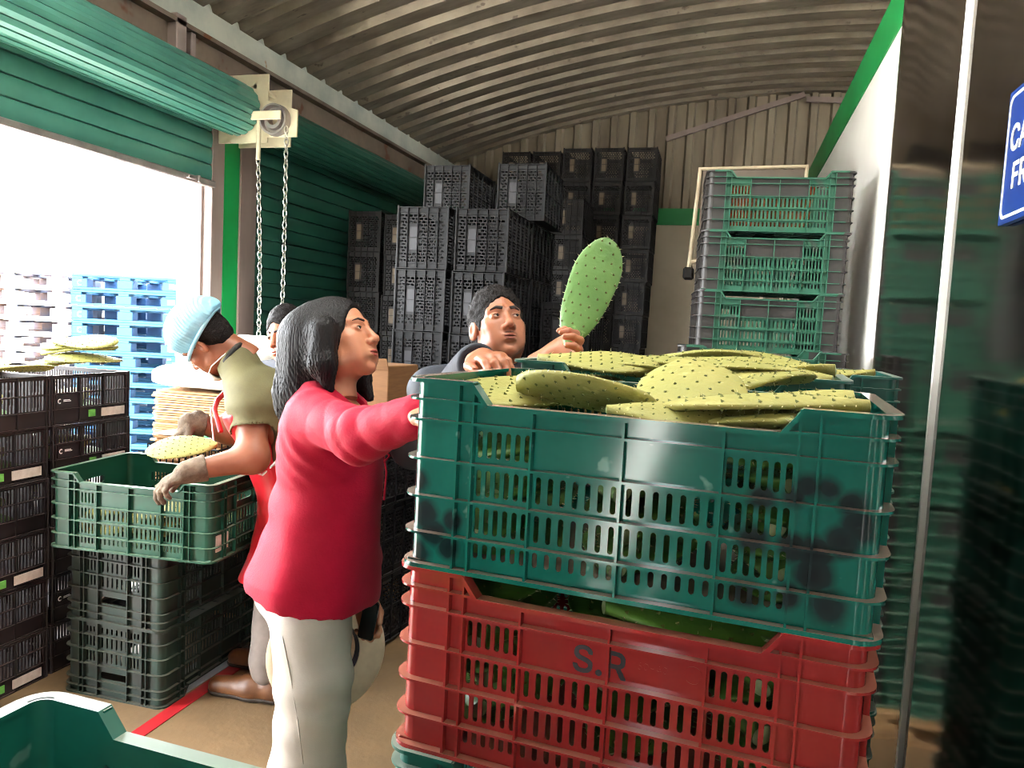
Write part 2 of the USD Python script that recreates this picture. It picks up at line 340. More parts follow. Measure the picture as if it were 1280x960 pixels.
# floor markings
def strip(pts, w, z, m, name):
    return solo(name, cat_([obox(np.r_[a, z], np.r_[b, z], w, .004) for a, b in zip(pts[:-1], pts[1:])]), m, kind='structure')
strip([(-1.80, .6), (-1.835, 2.0), (-1.86, 3.9)], .055, .001, m_red_line, 'trim_6')
strip([(-1.95, 2.3), (-1.93, 3.6)], .14, .0005, m_grey_patch, 'trim_7')

# blue sign on the steel wall
sg = thing('wall_sign', 'dark blue sign with white border and white capitals on the stainless wall', 'sign', (XR-.062, 1.75, 1.70))
m_sblue = M_('sign_blue', srgb(18, 50, 122), srgb(16, 44, 110), 5, rough=.35); m_swhite = M_('sign_white', srgb(245, 245, 245), rough=.4)
def flat_yz(poly, t0, t1):    # polygon in (u, z), u running towards -Y as one faces the wall
    m = plate(poly, t0, t1); v = np.array(m.vertices); return trimesh.Trimesh(np.c_[-v[:, 1], -v[:, 0], v[:, 2]], np.array(m.faces), process=False)
rr = lambda a, b, c_, d, r: sbox(a+r, b+r, c_-r, d-r).buffer(r, quad_segs=5)
part(sg, 'board', flat_yz(rr(0, 0, .50, .262, .004), -.012, 0), m_sblue)
part(sg, 'border', flat_yz(rr(.009, .010, .491, .252, .02).difference(rr(.015, .016, .485, .246, .016)), 0, .0015), m_swhite)
for s, u, zz in (('CAMARA', .030, .140), ('FRIA', .055, .065)):
    t = meshkit.text_mesh(s, .048, .0015, bold=True); v = np.array(t.vertices)
    part(sg, 'lettering', trimesh.Trimesh(np.c_[-v[:, 2]-.0003, -(u+v[:, 0]), zz+v[:, 1]], np.array(t.faces), process=False), m_swhite)

# ================================================================ FIELD CRATES (0.62 x 0.41 x 0.262, slotted, ribbed)
CL, CW, CH = .62, .41, .262
ZF = [.0, .049, .100, .152, .206, .234, .262]       # heights of the horizontal ribs
E_, T_, RC = .012, .003, .034                        # rib depth, wall thickness, corner radius
def slot(cx, cz, w, h): return Point(cx, cz-h/2+w/2).buffer(w/2, quad_segs=3).union(Point(cx, cz+h/2-w/2).buffer(w/2, quad_segs=3)).convex_hull
def side_wall(L, dip, handle, n_end, n_mid, cols):
    """A wall in (x, z) centred on x, outer face of the ribs at y=0, inside towards +y; returns a mesh."""
    hx = L/2-RC
    top = [(hx, ZF[6])]
    top += [(L/2-.105, ZF[6]), (L/2-.128, ZF[5]-.001), (-L/2+.128, ZF[5]-.001), (-L/2+.105, ZF[6])] if dip else []
    top += [(-hx, ZF[6])]
    body = Polygon([(-hx, 0), (hx, 0)]+top)
    holes = []
    for i in range(len(cols)-1):
        a, b = cols[i], cols[i+1]; mid = 0 < i < len(cols)-2; n = n_mid if mid else n_end
        for r, (z0, z1) in enumerate(zip(ZF[:-1], ZF[1:])):
            if r > 3 or (r == 3 and (mid or handle)): continue
            h = .036 if r else .020; cz = (z0+z1)/2 if r else z1-.016
            for k in range(n): holes.append(slot(a+(b-a)*(k+.6)/(n+.2), cz, .0072, h))
    if handle: holes.append(slot(0, 0, .03, .11).__class__(rr_rect(-.055, .176, .055, .200, .01)))
    full = body.difference(unary_union(holes)); xo = L/2-.085 if L > .5 else 9
    blank = sbox(cols[1], ZF[3], cols[-2], ZF[5]) if dip else sbox(9, 9, 10, 10)
    panels = [plate(full.intersection(sbox(xo, -1, 2, 2)), E_, E_+T_), plate(full.intersection(sbox(-2, -1, -xo, 2)), E_, E_+T_), plate(full.intersection(blank), E_, E_+T_)] if dip else []
    out = [plate(full.intersection(sbox(-xo, -1, xo, 2)).difference(blank), E_, E_+T_)]
    for k, z in enumerate(ZF[:-1]):
        if k == 5 and dip:
            for s in (-1, 1): out.append(bx(s*hx, s*(L/2-.122), 0, E_+.001, z-.0015, z+.0015))
        else: out.append(bx(-hx, hx, 0, E_+.001, max(0, z-.0016), z+.0016 if k else .006))
    t2 = .005
    path = [(-hx, ZF[6])]+([(-L/2+.105, ZF[6]), (-L/2+.128, ZF[5]-.001), (L/2-.128, ZF[5]-.001), (L/2-.105, ZF[6])] if dip else [])+[(hx, ZF[6])]
    for (xa, za), (xb, zb) in zip(path[:-1], path[1:]):
        d = np.array([xb-xa, zb-za]); n = np.array([d[1], -d[0]])/np.linalg.norm(d)*t2*(1 if d[0] > 0 else 1)
        q = [(xa, za), (xb, zb), (xb+n[0], zb+n[1]), (xa+n[0], za+n[1])]
        out.append(plate(Polygon(q).buffer(.0004), -.0012, E_+T_+.0035))
    for x in cols+[-(L/2-.085) if L > .5 else -(L/2-.07), (L/2-.085) if L > .5 else (L/2-.07)]:
        zt = ZF[5]-.001 if dip and abs(x) < L/2-.128 else ZF[6]
        out.append(bx(x-.0015, x+.0015, 0.0008, E_+.001, .001, zt-.001))
    return cat_(out), panels
def rr_rect(a, b, c_, d, r): return sbox(a+r, b+r, c_-r, d-r).buffer(r, quad_segs=4)
COLS_L = [-.203, -.120, .0, .120, .203]
COLS_S = [-.118, -.060, .060, .118]
(_long, _pan) = side_wall(CL, True, False, 6, 7, COLS_L); _short = side_wall(CW, False, True, 4, 6, COLS_S)[0]
def _corner():
    out = []; n = 6; th = np.linspace(PI, 1.5*PI, n+1); c0 = np.array([RC, RC])
    def ring(r0, r1, z0, z1):
        P = []
        for t in th:
            d = np.array([math.cos(t), math.sin(t)])
            P.append([[*(c0+d*r1), z0], [*(c0+d*r1), z1], [*(c0+d*r0), z1], [*(c0+d*r0), z0]])
        return grid_mesh(np.array(P), closed_v=True)
    out.append(ring(RC-E_-T_, RC-E_, 0, CH))
    for k, z in enumerate(ZF): out.append(ring(RC-E_-.001-(T_+.002 if k == 6 else 0), RC+(.0012 if k == 6 else 0), max(0, z-(.0016 if k < 6 else .005)), z+(.0016 if 0 < k < 6 else .006 if k == 0 else 0)))
    return cat_(out)
_cor = _corner()
def _base():
    g = [rbox(-CL/2+E_, CL/2-E_, -CW/2+E_, CW/2-E_, .004, .009, .001)]
    for x in np.linspace(-.24, .24, 7): g.append(bx(x-.002, x+.002, -CW/2+.02, CW/2-.02, 0, .005))
    for y_ in np.linspace(-.15, .15, 5): g.append(bx(-CL/2+.02, CL/2-.02, y_-.002, y_+.002, 0, .005))
    return cat_(g)
_bas = _base()
def _mir(m, fx, fy):
    v = np.array(m.vertices)*[fx, fy, 1]; f = np.array(m.faces); return trimesh.Trimesh(v, f[:, ::-1] if fx*fy < 0 else f, process=False)
def crate(name, label, mat, M, cat='crate', group=None, mcorner=None):
    t = thing(name, label, cat, group=group, M=M)
    a = moved(_long, loc=(0, -CW/2, 0)); part(t, 'long_side', a, mat, smooth=25); part(t, 'long_side', _mir(a, -1, -1), mat, smooth=25)
    for nm, pm in zip(('corner_panel', 'corner_panel', 'blank_panel'), _pan):
        pm = moved(pm, loc=(0, -CW/2, 0)); part(t, nm, pm, mcorner or mat); part(t, nm, _mir(pm, -1, -1), mcorner or mat)
    b = moved(_short, loc=(0, -CL/2, 0)); part(t, 'end_side', moved(b, rz=PI/2), mcorner or mat, smooth=25); part(t, 'end_side', moved(b, rz=-PI/2), mcorner or mat, smooth=25)
    c_ = moved(_cor, loc=(-CL/2, -CW/2, 0))
    for sx_, sy in ((1, 1), (-1, 1), (1, -1), (-1, -1)): part(t, 'corner_post', _mir(c_, sx_, sy), mcorner or mat, smooth=30)
    part(t, 'base', _bas, mat)
    return t
DUST = srgb(150, 128, 116)
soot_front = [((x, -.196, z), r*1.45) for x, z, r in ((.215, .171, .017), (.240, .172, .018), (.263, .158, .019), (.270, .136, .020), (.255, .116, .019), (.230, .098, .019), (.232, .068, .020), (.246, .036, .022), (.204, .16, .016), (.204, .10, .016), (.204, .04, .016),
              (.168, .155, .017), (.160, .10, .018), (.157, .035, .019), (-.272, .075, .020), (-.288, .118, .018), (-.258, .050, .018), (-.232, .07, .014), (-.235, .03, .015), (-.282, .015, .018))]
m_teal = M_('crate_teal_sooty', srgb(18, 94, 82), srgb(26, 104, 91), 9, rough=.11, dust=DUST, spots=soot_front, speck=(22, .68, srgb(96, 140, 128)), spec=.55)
m_teal2 = M_('crate_teal', srgb(16, 84, 73), srgb(22, 94, 82), 9, rough=.34, dust=srgb(130, 140, 128), speck=(18, .67, srgb(86, 126, 116)))
m_redc = M_('crate_red', srgb(138, 36, 38), srgb(148, 44, 42), 7, rough=.11, dust=srgb(166, 110, 92), speck=(26, .70, srgb(160, 84, 74)), spec=.55)
m_wgreen = M_('crate_bottle_green', srgb(16, 66, 50), srgb(20, 74, 56), 8, rough=.36, dust=srgb(110, 136, 110))
m_dgreen = M_('crate_dark_green', srgb(20, 48, 38), srgb(32, 34, 31), 7, rough=.5, dust=srgb(84, 84, 72))
m_tgreen = M_('crate_faded_green', srgb(38, 98, 76), srgb(52, 106, 84), 8, rough=.45, dust=srgb(140, 150, 132), speck=(10, .62, srgb(70, 90, 78)))
m_black = M_('crate_black', srgb(24, 24, 27), srgb(18, 18, 20), 7, rough=.45, spec=.3, dust=srgb(66, 62, 60))
m_blackb = M_('crate_black_dusty', srgb(32, 28, 26), srgb(23, 21, 20), 6, rough=.55, spec=.3, dust=srgb(74, 64, 56))
m_brownblack = M_('crate_brown_black', srgb(40, 30, 32), srgb(29, 23, 26), 9, rough=.5, dust=srgb(92, 72, 66))
m_greyc = M_('crate_grey_corner', srgb(62, 58, 56), srgb(48, 45, 44), 8, rough=.5)
m_orange = M_('orange_plastic', srgb(244, 140, 90), srgb(240, 130, 80), 6, rough=.45, translucent=(.95, .42, .2))
m_lab = M_('paper_label', srgb(214, 200, 190), srgb(190, 172, 160), 30, rough=.7); m_tag = M_('green_tag', srgb(120, 190, 90), srgb(90, 160, 70), 30, rough=.6)
m_ink = M_('dark_ink', srgb(22, 30, 32), srgb(46, 40, 44), 60, rough=.6); m_print = M_('white_print', srgb(232, 224, 222), rough=.6)
m_wood = M_('pallet_wood', srgb(176, 140, 96), srgb(140, 108, 72), 5, rough=.75, stretch=(1, 6, 6))

RZ0 = math.radians(-4.7)
def corner_to_centre(x, y, rz): # front-left corner -> crate centre
    cc, ss = math.cos(rz), math.sin(rz); return np.array([x+cc*CL/2-ss*CW/2, y+ss*CL/2+cc*CW/2])
c1x, c1y = corner_to_centre(-.425, .949, RZ0)
PZ = .262*.975
ZT = 1.373-CH
crate_top = crate('nopal_crate', 'sooty teal slotted crate heaped with nopal pads, nearest and topmost, on the red crate', m_teal, mat4((c1x, c1y, ZT), RZ0))
crate_red = crate('red_crate', 'red slotted crate of nopal pads under the sooty teal crate', m_redc, mat4((c1x-.002, c1y, ZT-CH), RZ0))
crate_third = crate('nopal_crate', 'teal crate under the red crate, only its top corner in the frame', m_teal2, mat4((c1x-.006, c1y-.003, ZT-2*CH), RZ0+.01))
for k in (3, 4):
    dup(crate_third, mat4((c1x-.004*k, c1y, ZT-k*CH), RZ0), f'teal crate below the frame in the front stack, {"second" if k == 3 else "first"} from its wooden pallet')
# black stencil mark and worn embossing on the red crate's front
def on_front(m, u, z, M):   # text in the xy plane -> the crate's front wall, M the crate's placement
    v = np.array(m.vertices); q = np.c_[u+v[:, 0], -CW/2+E_-.0004-v[:, 2], z+v[:, 1], np.ones(len(v))]; return trimesh.Trimesh((M@q.T).T[:, :3], np.array(m.faces), process=False)
mk = meshkit.text_mesh('S.R', .034, .0006, bold=True)
part(crate_red, 'stencil_mark', on_front(mk, -.050, .160, np.eye(4)), m_ink, label='black stencilled letters on the red wall')
emb = cat_([moved(trimesh.creation.annulus(.0105, .0115, .0006), loc=(.105, .006, 0)), moved(meshkit.text_mesh('60-40', .009, .0005), loc=(.035, 0, 0))])
part(crate_red, 'embossing', on_front(emb, .0, .178, np.eye(4)), m_redc)
# rows behind
crate_r2 = crate('nopal_crate', 'teal crate of nopal pads directly behind the nearest crate, its rim by the man\'s hand', m_teal2, mat4((-.085, 1.605, 1.385-CH), RZ0*.8))
crate_r3 = dup(crate_r2, mat4((.085, 2.07, 1.378-CH), RZ0*.6), 'teal nopal crate in the third row, shifted right towards the stainless wall')
for i, (x, y, rz, lab) in enumerate(((-.085, 1.605, RZ0*.8, 'second'), (.085, 2.07, RZ0*.6, 'third'))):
    for k in range(1, 5):
        dup(crate_third, mat4((x+.003*k, y, 1.380-CH*(k+1)), rz), f'teal crate hidden low in the {lab} row of crates, {["", "fourth", "third", "second", "first"][k]} from the floor pallet')
# tall stack of faded green crates
tg = crate('green_crate', 'faded green slotted crate with an orange tub inside, topmost of the tall stack', m_tgreen, mat4((.155, 3.68, 2.175-CH), math.radians(4.5)), mcorner=m_greyc)
for k, (lab) in enumerate(('faded green slotted crate second from the top of the tall stack', 'faded green slotted crate third from the top of the tall stack', 'faded green crate fourth from the top of the tall stack, hidden behind nopals'), 1):
    dup(tg, mat4((.155-.008*k, 3.67, 2.175-CH*(k+1)), math.radians(4.5+.8*k)), lab)
for k in range(4, 8):
    dup(tg, mat4((.12, 3.68, 2.175-CH*(k+1)), math.radians(5)), f'faded green crate hidden low in the tall stack, {["fourth", "third", "second", "first"][k-4]} from its base')
g4 = dup(tg, mat4((.115, 3.17, 1.41-CH), math.radians(3)), 'grey-green crate rim showing just above the nopals at the foot of the tall stack')
for k in range(1, 5): dup(tg, mat4((.115, 3.17, 1.41-CH*(k+1)), math.radians(3)), f'faded green crate hidden in front of the tall stack, {["", "fourth", "third", "second", "first"][k]} from its base')
tub_o = thing('orange_tub', 'orange plastic tub inside the topmost faded green crate', 'tub', group=None, M=mat4((.10, 3.70, 2.175-CH+.012), math.radians(4)))
def tray(lx, ly, h, t=.006, fl=.03):
    P = lambda s, z: np.array([[-lx/2-s, -ly/2-s, z], [lx/2+s, -ly/2-s, z], [lx/2+s, ly/2+s, z], [-lx/2-s, ly/2+s, z]])
    o = np.array([P(-.02, 0), P(0, h), P(.008, h), P(.008, h-.01), P(.006, h-.01)]); i = np.array([P(-.02-t, t), P(-t, h)])
    m = cat_([grid_mesh(o, closed_v=True), grid_mesh(i, closed_v=True), trimesh.Trimesh(np.vstack([P(-.02, 0), P(-.02-t, t)]), [[0, 2, 1], [0, 3, 2], [4, 5, 6], [4, 6, 7]], process=False),
              trimesh.Trimesh(np.vstack([P(0, h), P(-t, h)]), [[0, 1, 5], [0, 5, 4], [1, 2, 6], [1, 6, 5], [2, 3, 7], [2, 7, 6], [3, 0, 4], [3, 4, 7]], process=False)])
    return m
part(tub_o, 'body', tray(.42, .33, .20), m_orange); part(tub_o, 'rib', cat_([bx(x-.003, x+.003, -.172, -.158, .02, .185) for x in np.linspace(-.17, .17, 8)]), m_orange)

# ---------------------------------------------------------------- wooden pallets under the stacks (and the stacks outside)
def pallet_parts(t, mb, mboard, w=1.0, d=1.2, h=.144, mb2=None):
    for i in range(5): part(t, 'deck_board', rbox(-w/2, w/2, -d/2+i*(d-.1)/4, -d/2+i*(d-.1)/4+.1, h-.022, h, .003), mb2 if mb2 and i > 0 else mboard)
    for i in range(3): part(t, 'stringer', rbox(-w/2+i*(w-.10)/2, -w/2+i*(w-.10)/2+.10, -d/2, d/2, h-.044, h-.022, .003), mb2 or mboard)
    for i in range(3):
        for j in range(3): part(t, 'block', rbox(-w/2+i*(w-.145)/2, -w/2+i*(w-.145)/2+.145, -d/2+j*(d-.1)/2, -d/2+j*(d-.1)/2+.1, .022, h-.044, .003), mb2 if mb2 and j > 0 else mb)
    for i in range(3): part(t, 'bottom_board', rbox(-w/2, w/2, -d/2+i*(d-.1)/2, -d/2+i*(d-.1)/2+.1, 0, .022, .003), mb2 if mb2 and i > 0 else mboard)
pw = thing('pallet', 'worn wooden pallet under the front stack of crates', 'pallet', (c1x, c1y+.25, 0)); pallet_parts(pw, m_wood, m_wood, .9, .9, max(.06, 1.373-5*CH-.002))

# ================================================================ BLACK LATTICE CRATES (0.28 x 0.50 x 0.315)
BW, BD, BH = .28, .50, .313
def lattice(L, H, solid, nrow, pitch, z0):
    holes = []
    for r in range(nrow):
        z = z0+r*(H-2*z0)/nrow; off = (r % 2)*pitch/2
        x = -L/2+.012+off*.9
        while x+pitch*.78 < L/2-.010:
            a, b = x, x+pitch*.74
            if not any(s0 < b and a < s1 and t0 < z+.008 and z+.002 < t1 for s0, s1, t0, t1 in solid): holes.append(sbox(a, z+.002, b, z+.0125))
            x += pitch
    return sbox(-L/2, 0, L/2, H).difference(unary_union(holes))
def black_face(L, n, solid, pitch):
    out = [plate(lattice(L-.01, BH-.004, solid, 15, pitch, .034), .010, .0125)]
    for z in (.002, .028, BH/2, BH-.030, BH-.006): out.append(bx(-L/2+.002, L/2-.002, .001 if z in (.002, BH-.006) else .005, .011, z-.0015, z+.0025))
    for x in np.linspace(-L/2+.004, L/2-.004, n): out.append(bx(x-.0015, x+.0015, .001, .011, 0, BH-.002))
    return cat_(out)
_bend = black_face(BW, 6, [(-.072, -.020, .09, .215)], .0235); _bside = black_face(BD, 7, [], .026)
def black_crate(name, label, mat, M, plate_m, group=None):
    t = thing(name, label, 'crate', M=M, group=group)
    a = moved(_bend, loc=(0, -BD/2, 0)); part(t, 'end_side', a, mat); part(t, 'end_side', moved(a, rz=PI), mat)
    b = moved(_bside, loc=(0, -BW/2, 0)); part(t, 'long_side', moved(b, rz=PI/2), mat); part(t, 'long_side', moved(b, rz=-PI/2), mat)
    part(t, 'base', bx(-BW/2+.01, BW/2-.01, -BD/2+.01, BD/2-.01, .004, .008), mat)
    part(t, 'label_plate', bx(-.071, -.021, -BD/2+.008, -BD/2+.0105, .095, .210), plate_m)
    for sx_ in (-1, 1):
        for sy in (-1, 1): part(t, 'corner_post', rbox(sx_*BW/2, sx_*(BW/2-.010), sy*BD/2, sy*(BD/2-.010), 0, BH+.004, .002), mat)
    return t
m_plate_g = M_('grey_label_plate', srgb(56, 55, 60), srgb(48, 47, 52), 9, rough=.5); m_plate_t = M_('tan_label_plate', srgb(116, 98, 76), srgb(94, 80, 62), 9, rough=.55)
ORD = ['topmost']+[f'{w} from top' for w in ('second', 'third', 'fourth', 'fifth', 'sixth', 'seventh', 'eighth', 'ninth')]+['lowest']
bA = bB = bD = None
def tower(x0, y0, ztop, rows, where, proto=None, mat=m_black, pm=m_plate_g, lean=0.0, jit=.006, name='black_crate', rz=0.0):
    """A tower of black crates: front-left corner x0, front y0."""
    base = ztop-rows*BH*1.004
    for k in range(rows):
        j = lambda: rnd.uniform(-jit, jit)
        M = mat4((x0+BW/2+j()+lean*k, y0+BD/2+j(), ztop-(k+1)*BH*1.004), rz+rnd.uniform(-.012, .012)); lab = f'black lattice crate {ORD[k] if k < rows-1 else "lowest"} in {where}'
        if proto is None: proto = black_crate(name, lab, mat, M, pm)
        else: dup(proto, M, lab)
    return proto
pA = tower(-1.655, 3.56, 2.03, 6, 'the left column of the near stack')
tower(-1.352, 3.575, 2.025, 6, 'the right column of the near stack', pA)
tower(-1.655, 4.09, 2.03, 6, 'the back left column of the near stack', pA)
tower(-1.352, 4.10, 2.03, 6, 'the back right column of the near stack', pA)
for x, y, lab in ((-1.75, 4.09, 'black lattice crate crowning the near black stack, at its left'), (-1.30, 4.07, 'black lattice crate crowning the near black stack, at its right'), (-1.55, 4.62, 'x')):
    if y > 4.5: tower(-1.55, 4.62, 2.345, 7, 'the gap behind the near stack', pA)
    else: dup(pA, mat4((x+BW/2, y+BD/2, 2.036), .02), lab)
tower(-1.02, 4.12, 1.60, 5, 'the low column behind the man', pA)
pB = tower(-1.03, 7.22, 3.18, 10, 'the rightmost far column', None, m_blackb, m_plate_t, lean=-.008, name='black_crate')
for x, l in ((-1.335, 'second far column from the right'), (-1.645, 'third far column from the right')): tower(x, 7.22, 3.18, 10, 'the '+l, pB, lean=-.006)
for x, l in ((-1.955, 'fourth far column from the right'), (-2.27, 'leftmost far column')): tower(x, 7.24, 3.16, 10, 'the '+l, pB)
tower(-1.575, 6.62, 2.60, 8, 'the column before the far tower', pB)
tower(-1.87, 6.62, 2.27, 7, 'the lower column before the far tower', pB)
tower(-2.93, 5.40, 2.29, 7, 'the left column beside the shutter', pB); tower(-2.63, 5.42, 2.27, 7, 'the right column beside the shutter', pB)

# ---------------------------------------------------------------- brown-black produce crates by the doorway (0.39 front x 0.60 deep x 0.196)
KW, KD, KH = .39, .60, .195
def _kface(L, n):
    holes = []
    cols = np.linspace(-L/2+.016, L/2-.016, n+1)
    for i in range(n):
        a, b = cols[i]+.004, cols[i+1]-.004
        for z0, z1 in ((.066, .118), (.126, .178)):
            if i == 0 and z0 < .1 and L < .5: continue
            w = (b-a)/9
            for k in range(8): holes.append(sbox(a+k*w*1.13, z0, a+k*w*1.13+w*.62, z1))
    out = [plate(sbox(-L/2+.006, 0, L/2-.006, KH-.002).difference(unary_union(holes)), .008, .011)]
    for z in (.002, .060, .122, .184, KH-.003): out.append(bx(-L/2+.003, L/2-.003, .001, .009, z-.002, z+.002))
    for x in cols: out.append(bx(x-.003, x+.003, .002, .009, 0, KH-.002))
    return cat_(out)
_kend, _kside = _kface(KW, 3), _kface(KD, 5)
def produce_crate(name, label, mat, M, plain=False):
    t = thing(name, label, 'crate', M=M)
    a = moved(_kend, loc=(0, -KD/2, 0)); part(t, 'end_side', a, mat); part(t, 'end_side', moved(a, rz=PI), mat)
    b = moved(_kside, loc=(0, -KW/2, 0)); part(t, 'long_side', moved(b, rz=PI/2), mat); part(t, 'long_side', moved(b, rz=-PI/2), mat)
    part(t, 'base', bx(-KW/2+.008, KW/2-.008, -KD/2+.008, KD/2-.008, .003, .007), mat)
    if not plain: part(t, 'paper_label', bx(.045, .165, -KD/2-.0005, -KD/2+.003, .016, .050), m_lab)
    if not plain: part(t, 'green_tag', bx(-.02, .012, -KD/2-.0005, -KD/2+.003, .020, .048), m_tag)
    part(t, 'logo_panel', cat_([bx(-.17, -.085, -KD/2+.0035, -KD/2+.008, .068, .117)]), mat)
    cm = trimesh.creation.annulus(.006, .0095, .001); cm = trimesh.intersections.slice_mesh_plane(cm, [-1, 0, 0], [.004, 0, 0])
    lg = cat_([cm, moved(bx(.016, .05, -.003, .0, 0, .001)), moved(bx(.016, .045, .002, .005, 0, .001))]); v = np.array(lg.vertices)
    if not plain: part(t, 'print', trimesh.Trimesh(np.c_[v[:, 0]-.155, -KD/2+.003-v[:, 2], v[:, 1]+.093], np.array(lg.faces), process=False), m_print)
    for sx_ in (-1, 1):
        for sy in (-1, 1): part(t, 'corner_post', rbox(sx_*KW/2, sx_*(KW/2-.008), sy*KD/2, sy*(KD/2-.008), 0, KH+.001, .002), mat)
    return t
ORK = ['first', 'second', 'third', 'fourth', 'fifth', 'sixth']
pk = {}
for c_, yc, nm in ((0, 2.455, 'far'), (1, 2.055, 'near')):
    for k in range(6):
        M = mat4((-2.45-KD/2+rnd.uniform(-.006, .006), yc+rnd.uniform(-.004, .004), k*.196), PI/2+rnd.uniform(-.008, .008))
        lab = f'brown-black produce crate, {ORK[k]} from the floor in the {nm} column by the doorway'
        v_ = (k+c_) % 2 == 0 and k != 4
        if v_ not in pk: pk[v_] = produce_crate('produce_crate', lab, m_brownblack, M, v_)
        else: dup(pk[v_], M, lab)

# ---------------------------------------------------------------- the worker's crate and the upturned dark crates that carry it
wcr = crate('green_crate', 'bottle-green slotted crate that the worker in the hair net is filling', m_wgreen, mat4((-2.0, 2.347, .576), math.radians(5.5), s=1.055))
part(wcr, 'paper_label', bx(CL/2-.013, CL/2-.0085, -.165, -.095, .03, .085), m_lab)
FL = Rot.from_euler('x', 180, degrees=True).as_matrix()
dk = crate('dark_crate', 'dark green crate upside down on the floor under the worker\'s crate', m_dgreen, mat4((-2.10, 2.525, .287), R=Rot.from_euler('z', 91, degrees=True).as_matrix()@FL, s=1.095))
dup(dk, mat4((-2.095, 2.525, .287*2), R=Rot.from_euler('z', 90, degrees=True).as_matrix()@FL, s=1.095), 'dark green crate upside down, upper one of the two under the worker\'s crate')
# near crate at the lower left
near = crate('nopal_crate', 'teal crate cut by the lower left corner of the photo, nearest the camera', m_teal2, mat4((-.48, .495, .975-CH), math.radians(-2)))
for k in range(1, 3): dup(near, mat4((-.48, .495, .975-CH*(k+1)), math.radians(-2)), f'teal crate below the frame at lower left, {["", "second", "first"][k]} from its pallet')
def low_pallet(x0, x1, y0, y1, h, label):
    t = thing('pallet', label, 'pallet', ((x0+x1)/2, (y0+y1)/2, 0)); pallet_parts(t, m_wood, m_wood, x1-x0, y1-y0, h)
low_pallet(-.82, -.14, .27, .72, .975-3*CH-.002, 'wooden pallet on the floor under the lower left crates')
for a in ((-1.67, -1.05, 3.54, 4.62, .142, 'under the near black stack'), (-1.90, -1.28, 6.60, 7.14, .066, 'under the black columns before the far tower'), (-2.95, -2.33, 5.38, 5.94, .086, 'under the dark columns by the shutter'), (-.20, .44, 3.42, 3.94, .076, 'under the tall green stack'), (-.20, .44, 2.94, 3.39, .097, 'in front of the tall green stack'), (-1.02, -.74, 4.1, 4.64, .026, 'under the low black column'), (-1.04, -.75, 7.2, 7.74, .034, 'under the rightmost far column')): low_pallet(*a[:5], 'wooden pallet on the floor '+a[5])

# ================================================================ OUTSIDE: pallets
m_blue = M_('pallet_blue', srgb(4, 48, 92), srgb(12, 64, 106), 5, rough=.7, speck=(9, .64, srgb(70, 120, 150)))
m_bluew = M_('pallet_blue_worn', srgb(10, 66, 106), srgb(28, 84, 112), 6, rough=.75)
m_whitew = M_('pallet_whitewash', srgb(236, 230, 218), srgb(220, 206, 186), 5, rough=.8)
m_wood_dark = M_('pallet_wood_dark', srgb(92, 62, 40), srgb(60, 70, 92), 3, rough=.8)
m_lbl = M_('pallet_label', srgb(226, 196, 140), srgb(214, 140, 84), 40, rough=.7)
def outdoor_pallet(name, label, mb, md, M, mark):
    t = thing(name, label, 'pallet', M=M); pallet_parts(t, mb, md, mb2=None if mark else m_wood_dark)
    if mark:
        c_ = trimesh.intersections.slice_mesh_plane(trimesh.creation.annulus(.018, .028, .002), [-1, 0, 0], [.012, 0, 0]); v = np.array(c_.vertices)
        part(t, 'painted_mark', trimesh.Trimesh(np.c_[v[:, 0]-.42, -.6-.001-v[:, 2], v[:, 1]+.062], np.array(c_.faces), process=False), m_print)
        part(t, 'label', bx(.42, .485, -.603, -.5995, .04, .085), m_lbl)
    return t
pb = pwh = None
for k in range(12):
    z = k*.1455-.012
    for kind in (0, 1):
        j = rnd.uniform
        a = math.radians(15+j(-2, 2)); M = mat4(((-5.57, 6.36) if kind == 0 else (-6.60, 6.06))+(z,), a); M[0, 3] += j(-.02, .02)
        lab = f'{"blue" if kind == 0 else "whitewashed"} wooden pallet outside the doorway, {ORK[k] if k < 6 else ["seventh", "eighth", "ninth", "tenth", "eleventh", "twelfth"][k-6]} from the ground in its stack'
        if kind == 0:
            if pb is None: pb = outdoor_pallet('blue_pallet', lab, m_blue, m_bluew, M, True)
            else: dup(pb, M, lab)
        elif k < 12:
            if pwh is None: pwh = outdoor_pallet('white_pallet', lab, m_whitew, m_whitew, M, False)
            else: dup(pwh, M, lab)

# ================================================================ CARDBOARD AND ODD THINGS
m_card = M_('cardboard', srgb(196, 152, 106), srgb(178, 134, 90), 14, rough=.8, stretch=(1, 1, 12)); m_card3 = M_('cardboard_dark', srgb(132, 92, 56), srgb(118, 80, 48), 12, rough=.85, stretch=(1, 1, 8)); m_card2 = M_('cardboard_pale', srgb(232, 206, 164), srgb(214, 184, 140), 10, rough=.8)
m_sheetw = M_('white_sheet', srgb(244, 242, 238), srgb(236, 234, 228), 5, rough=.7)
def sheets(n, lx, ly, t, seed):
    r_ = random.Random(seed); out = []
    for i in range(n):
        N = 9; xs_ = np.linspace(-lx/2, lx/2, N); a, b = r_.uniform(-.012, .012), r_.uniform(-.012, .012)
        top = np.array([[[x+a, y_+b, i*t+.004*math.sin(x*9+i*.4)*(x/lx)+.92*t] for y_ in (-ly/2, ly/2)] for x in xs_]); bot = top.copy(); bot[..., 2] -= t*.72
        out += [grid_mesh(top), grid_mesh(bot[:, ::-1])]
        for s in (0, 1):
            out.append(grid_mesh(np.stack([bot[:, s], top[:, s]], 1)[:, ::(1 if s == 0 else -1)]))
        for e in (0, -1): out.append(grid_mesh(np.stack([top[e], bot[e]], 1)[:, ::(1 if e == 0 else -1)]))
    return cat_(out)
cs = thing('cardboard_stack', 'stack of flattened brown cardboard sheets by the doorway, behind the hair-netted worker', 'cardboard', (-2.46, 3.40, 0), math.radians(4))
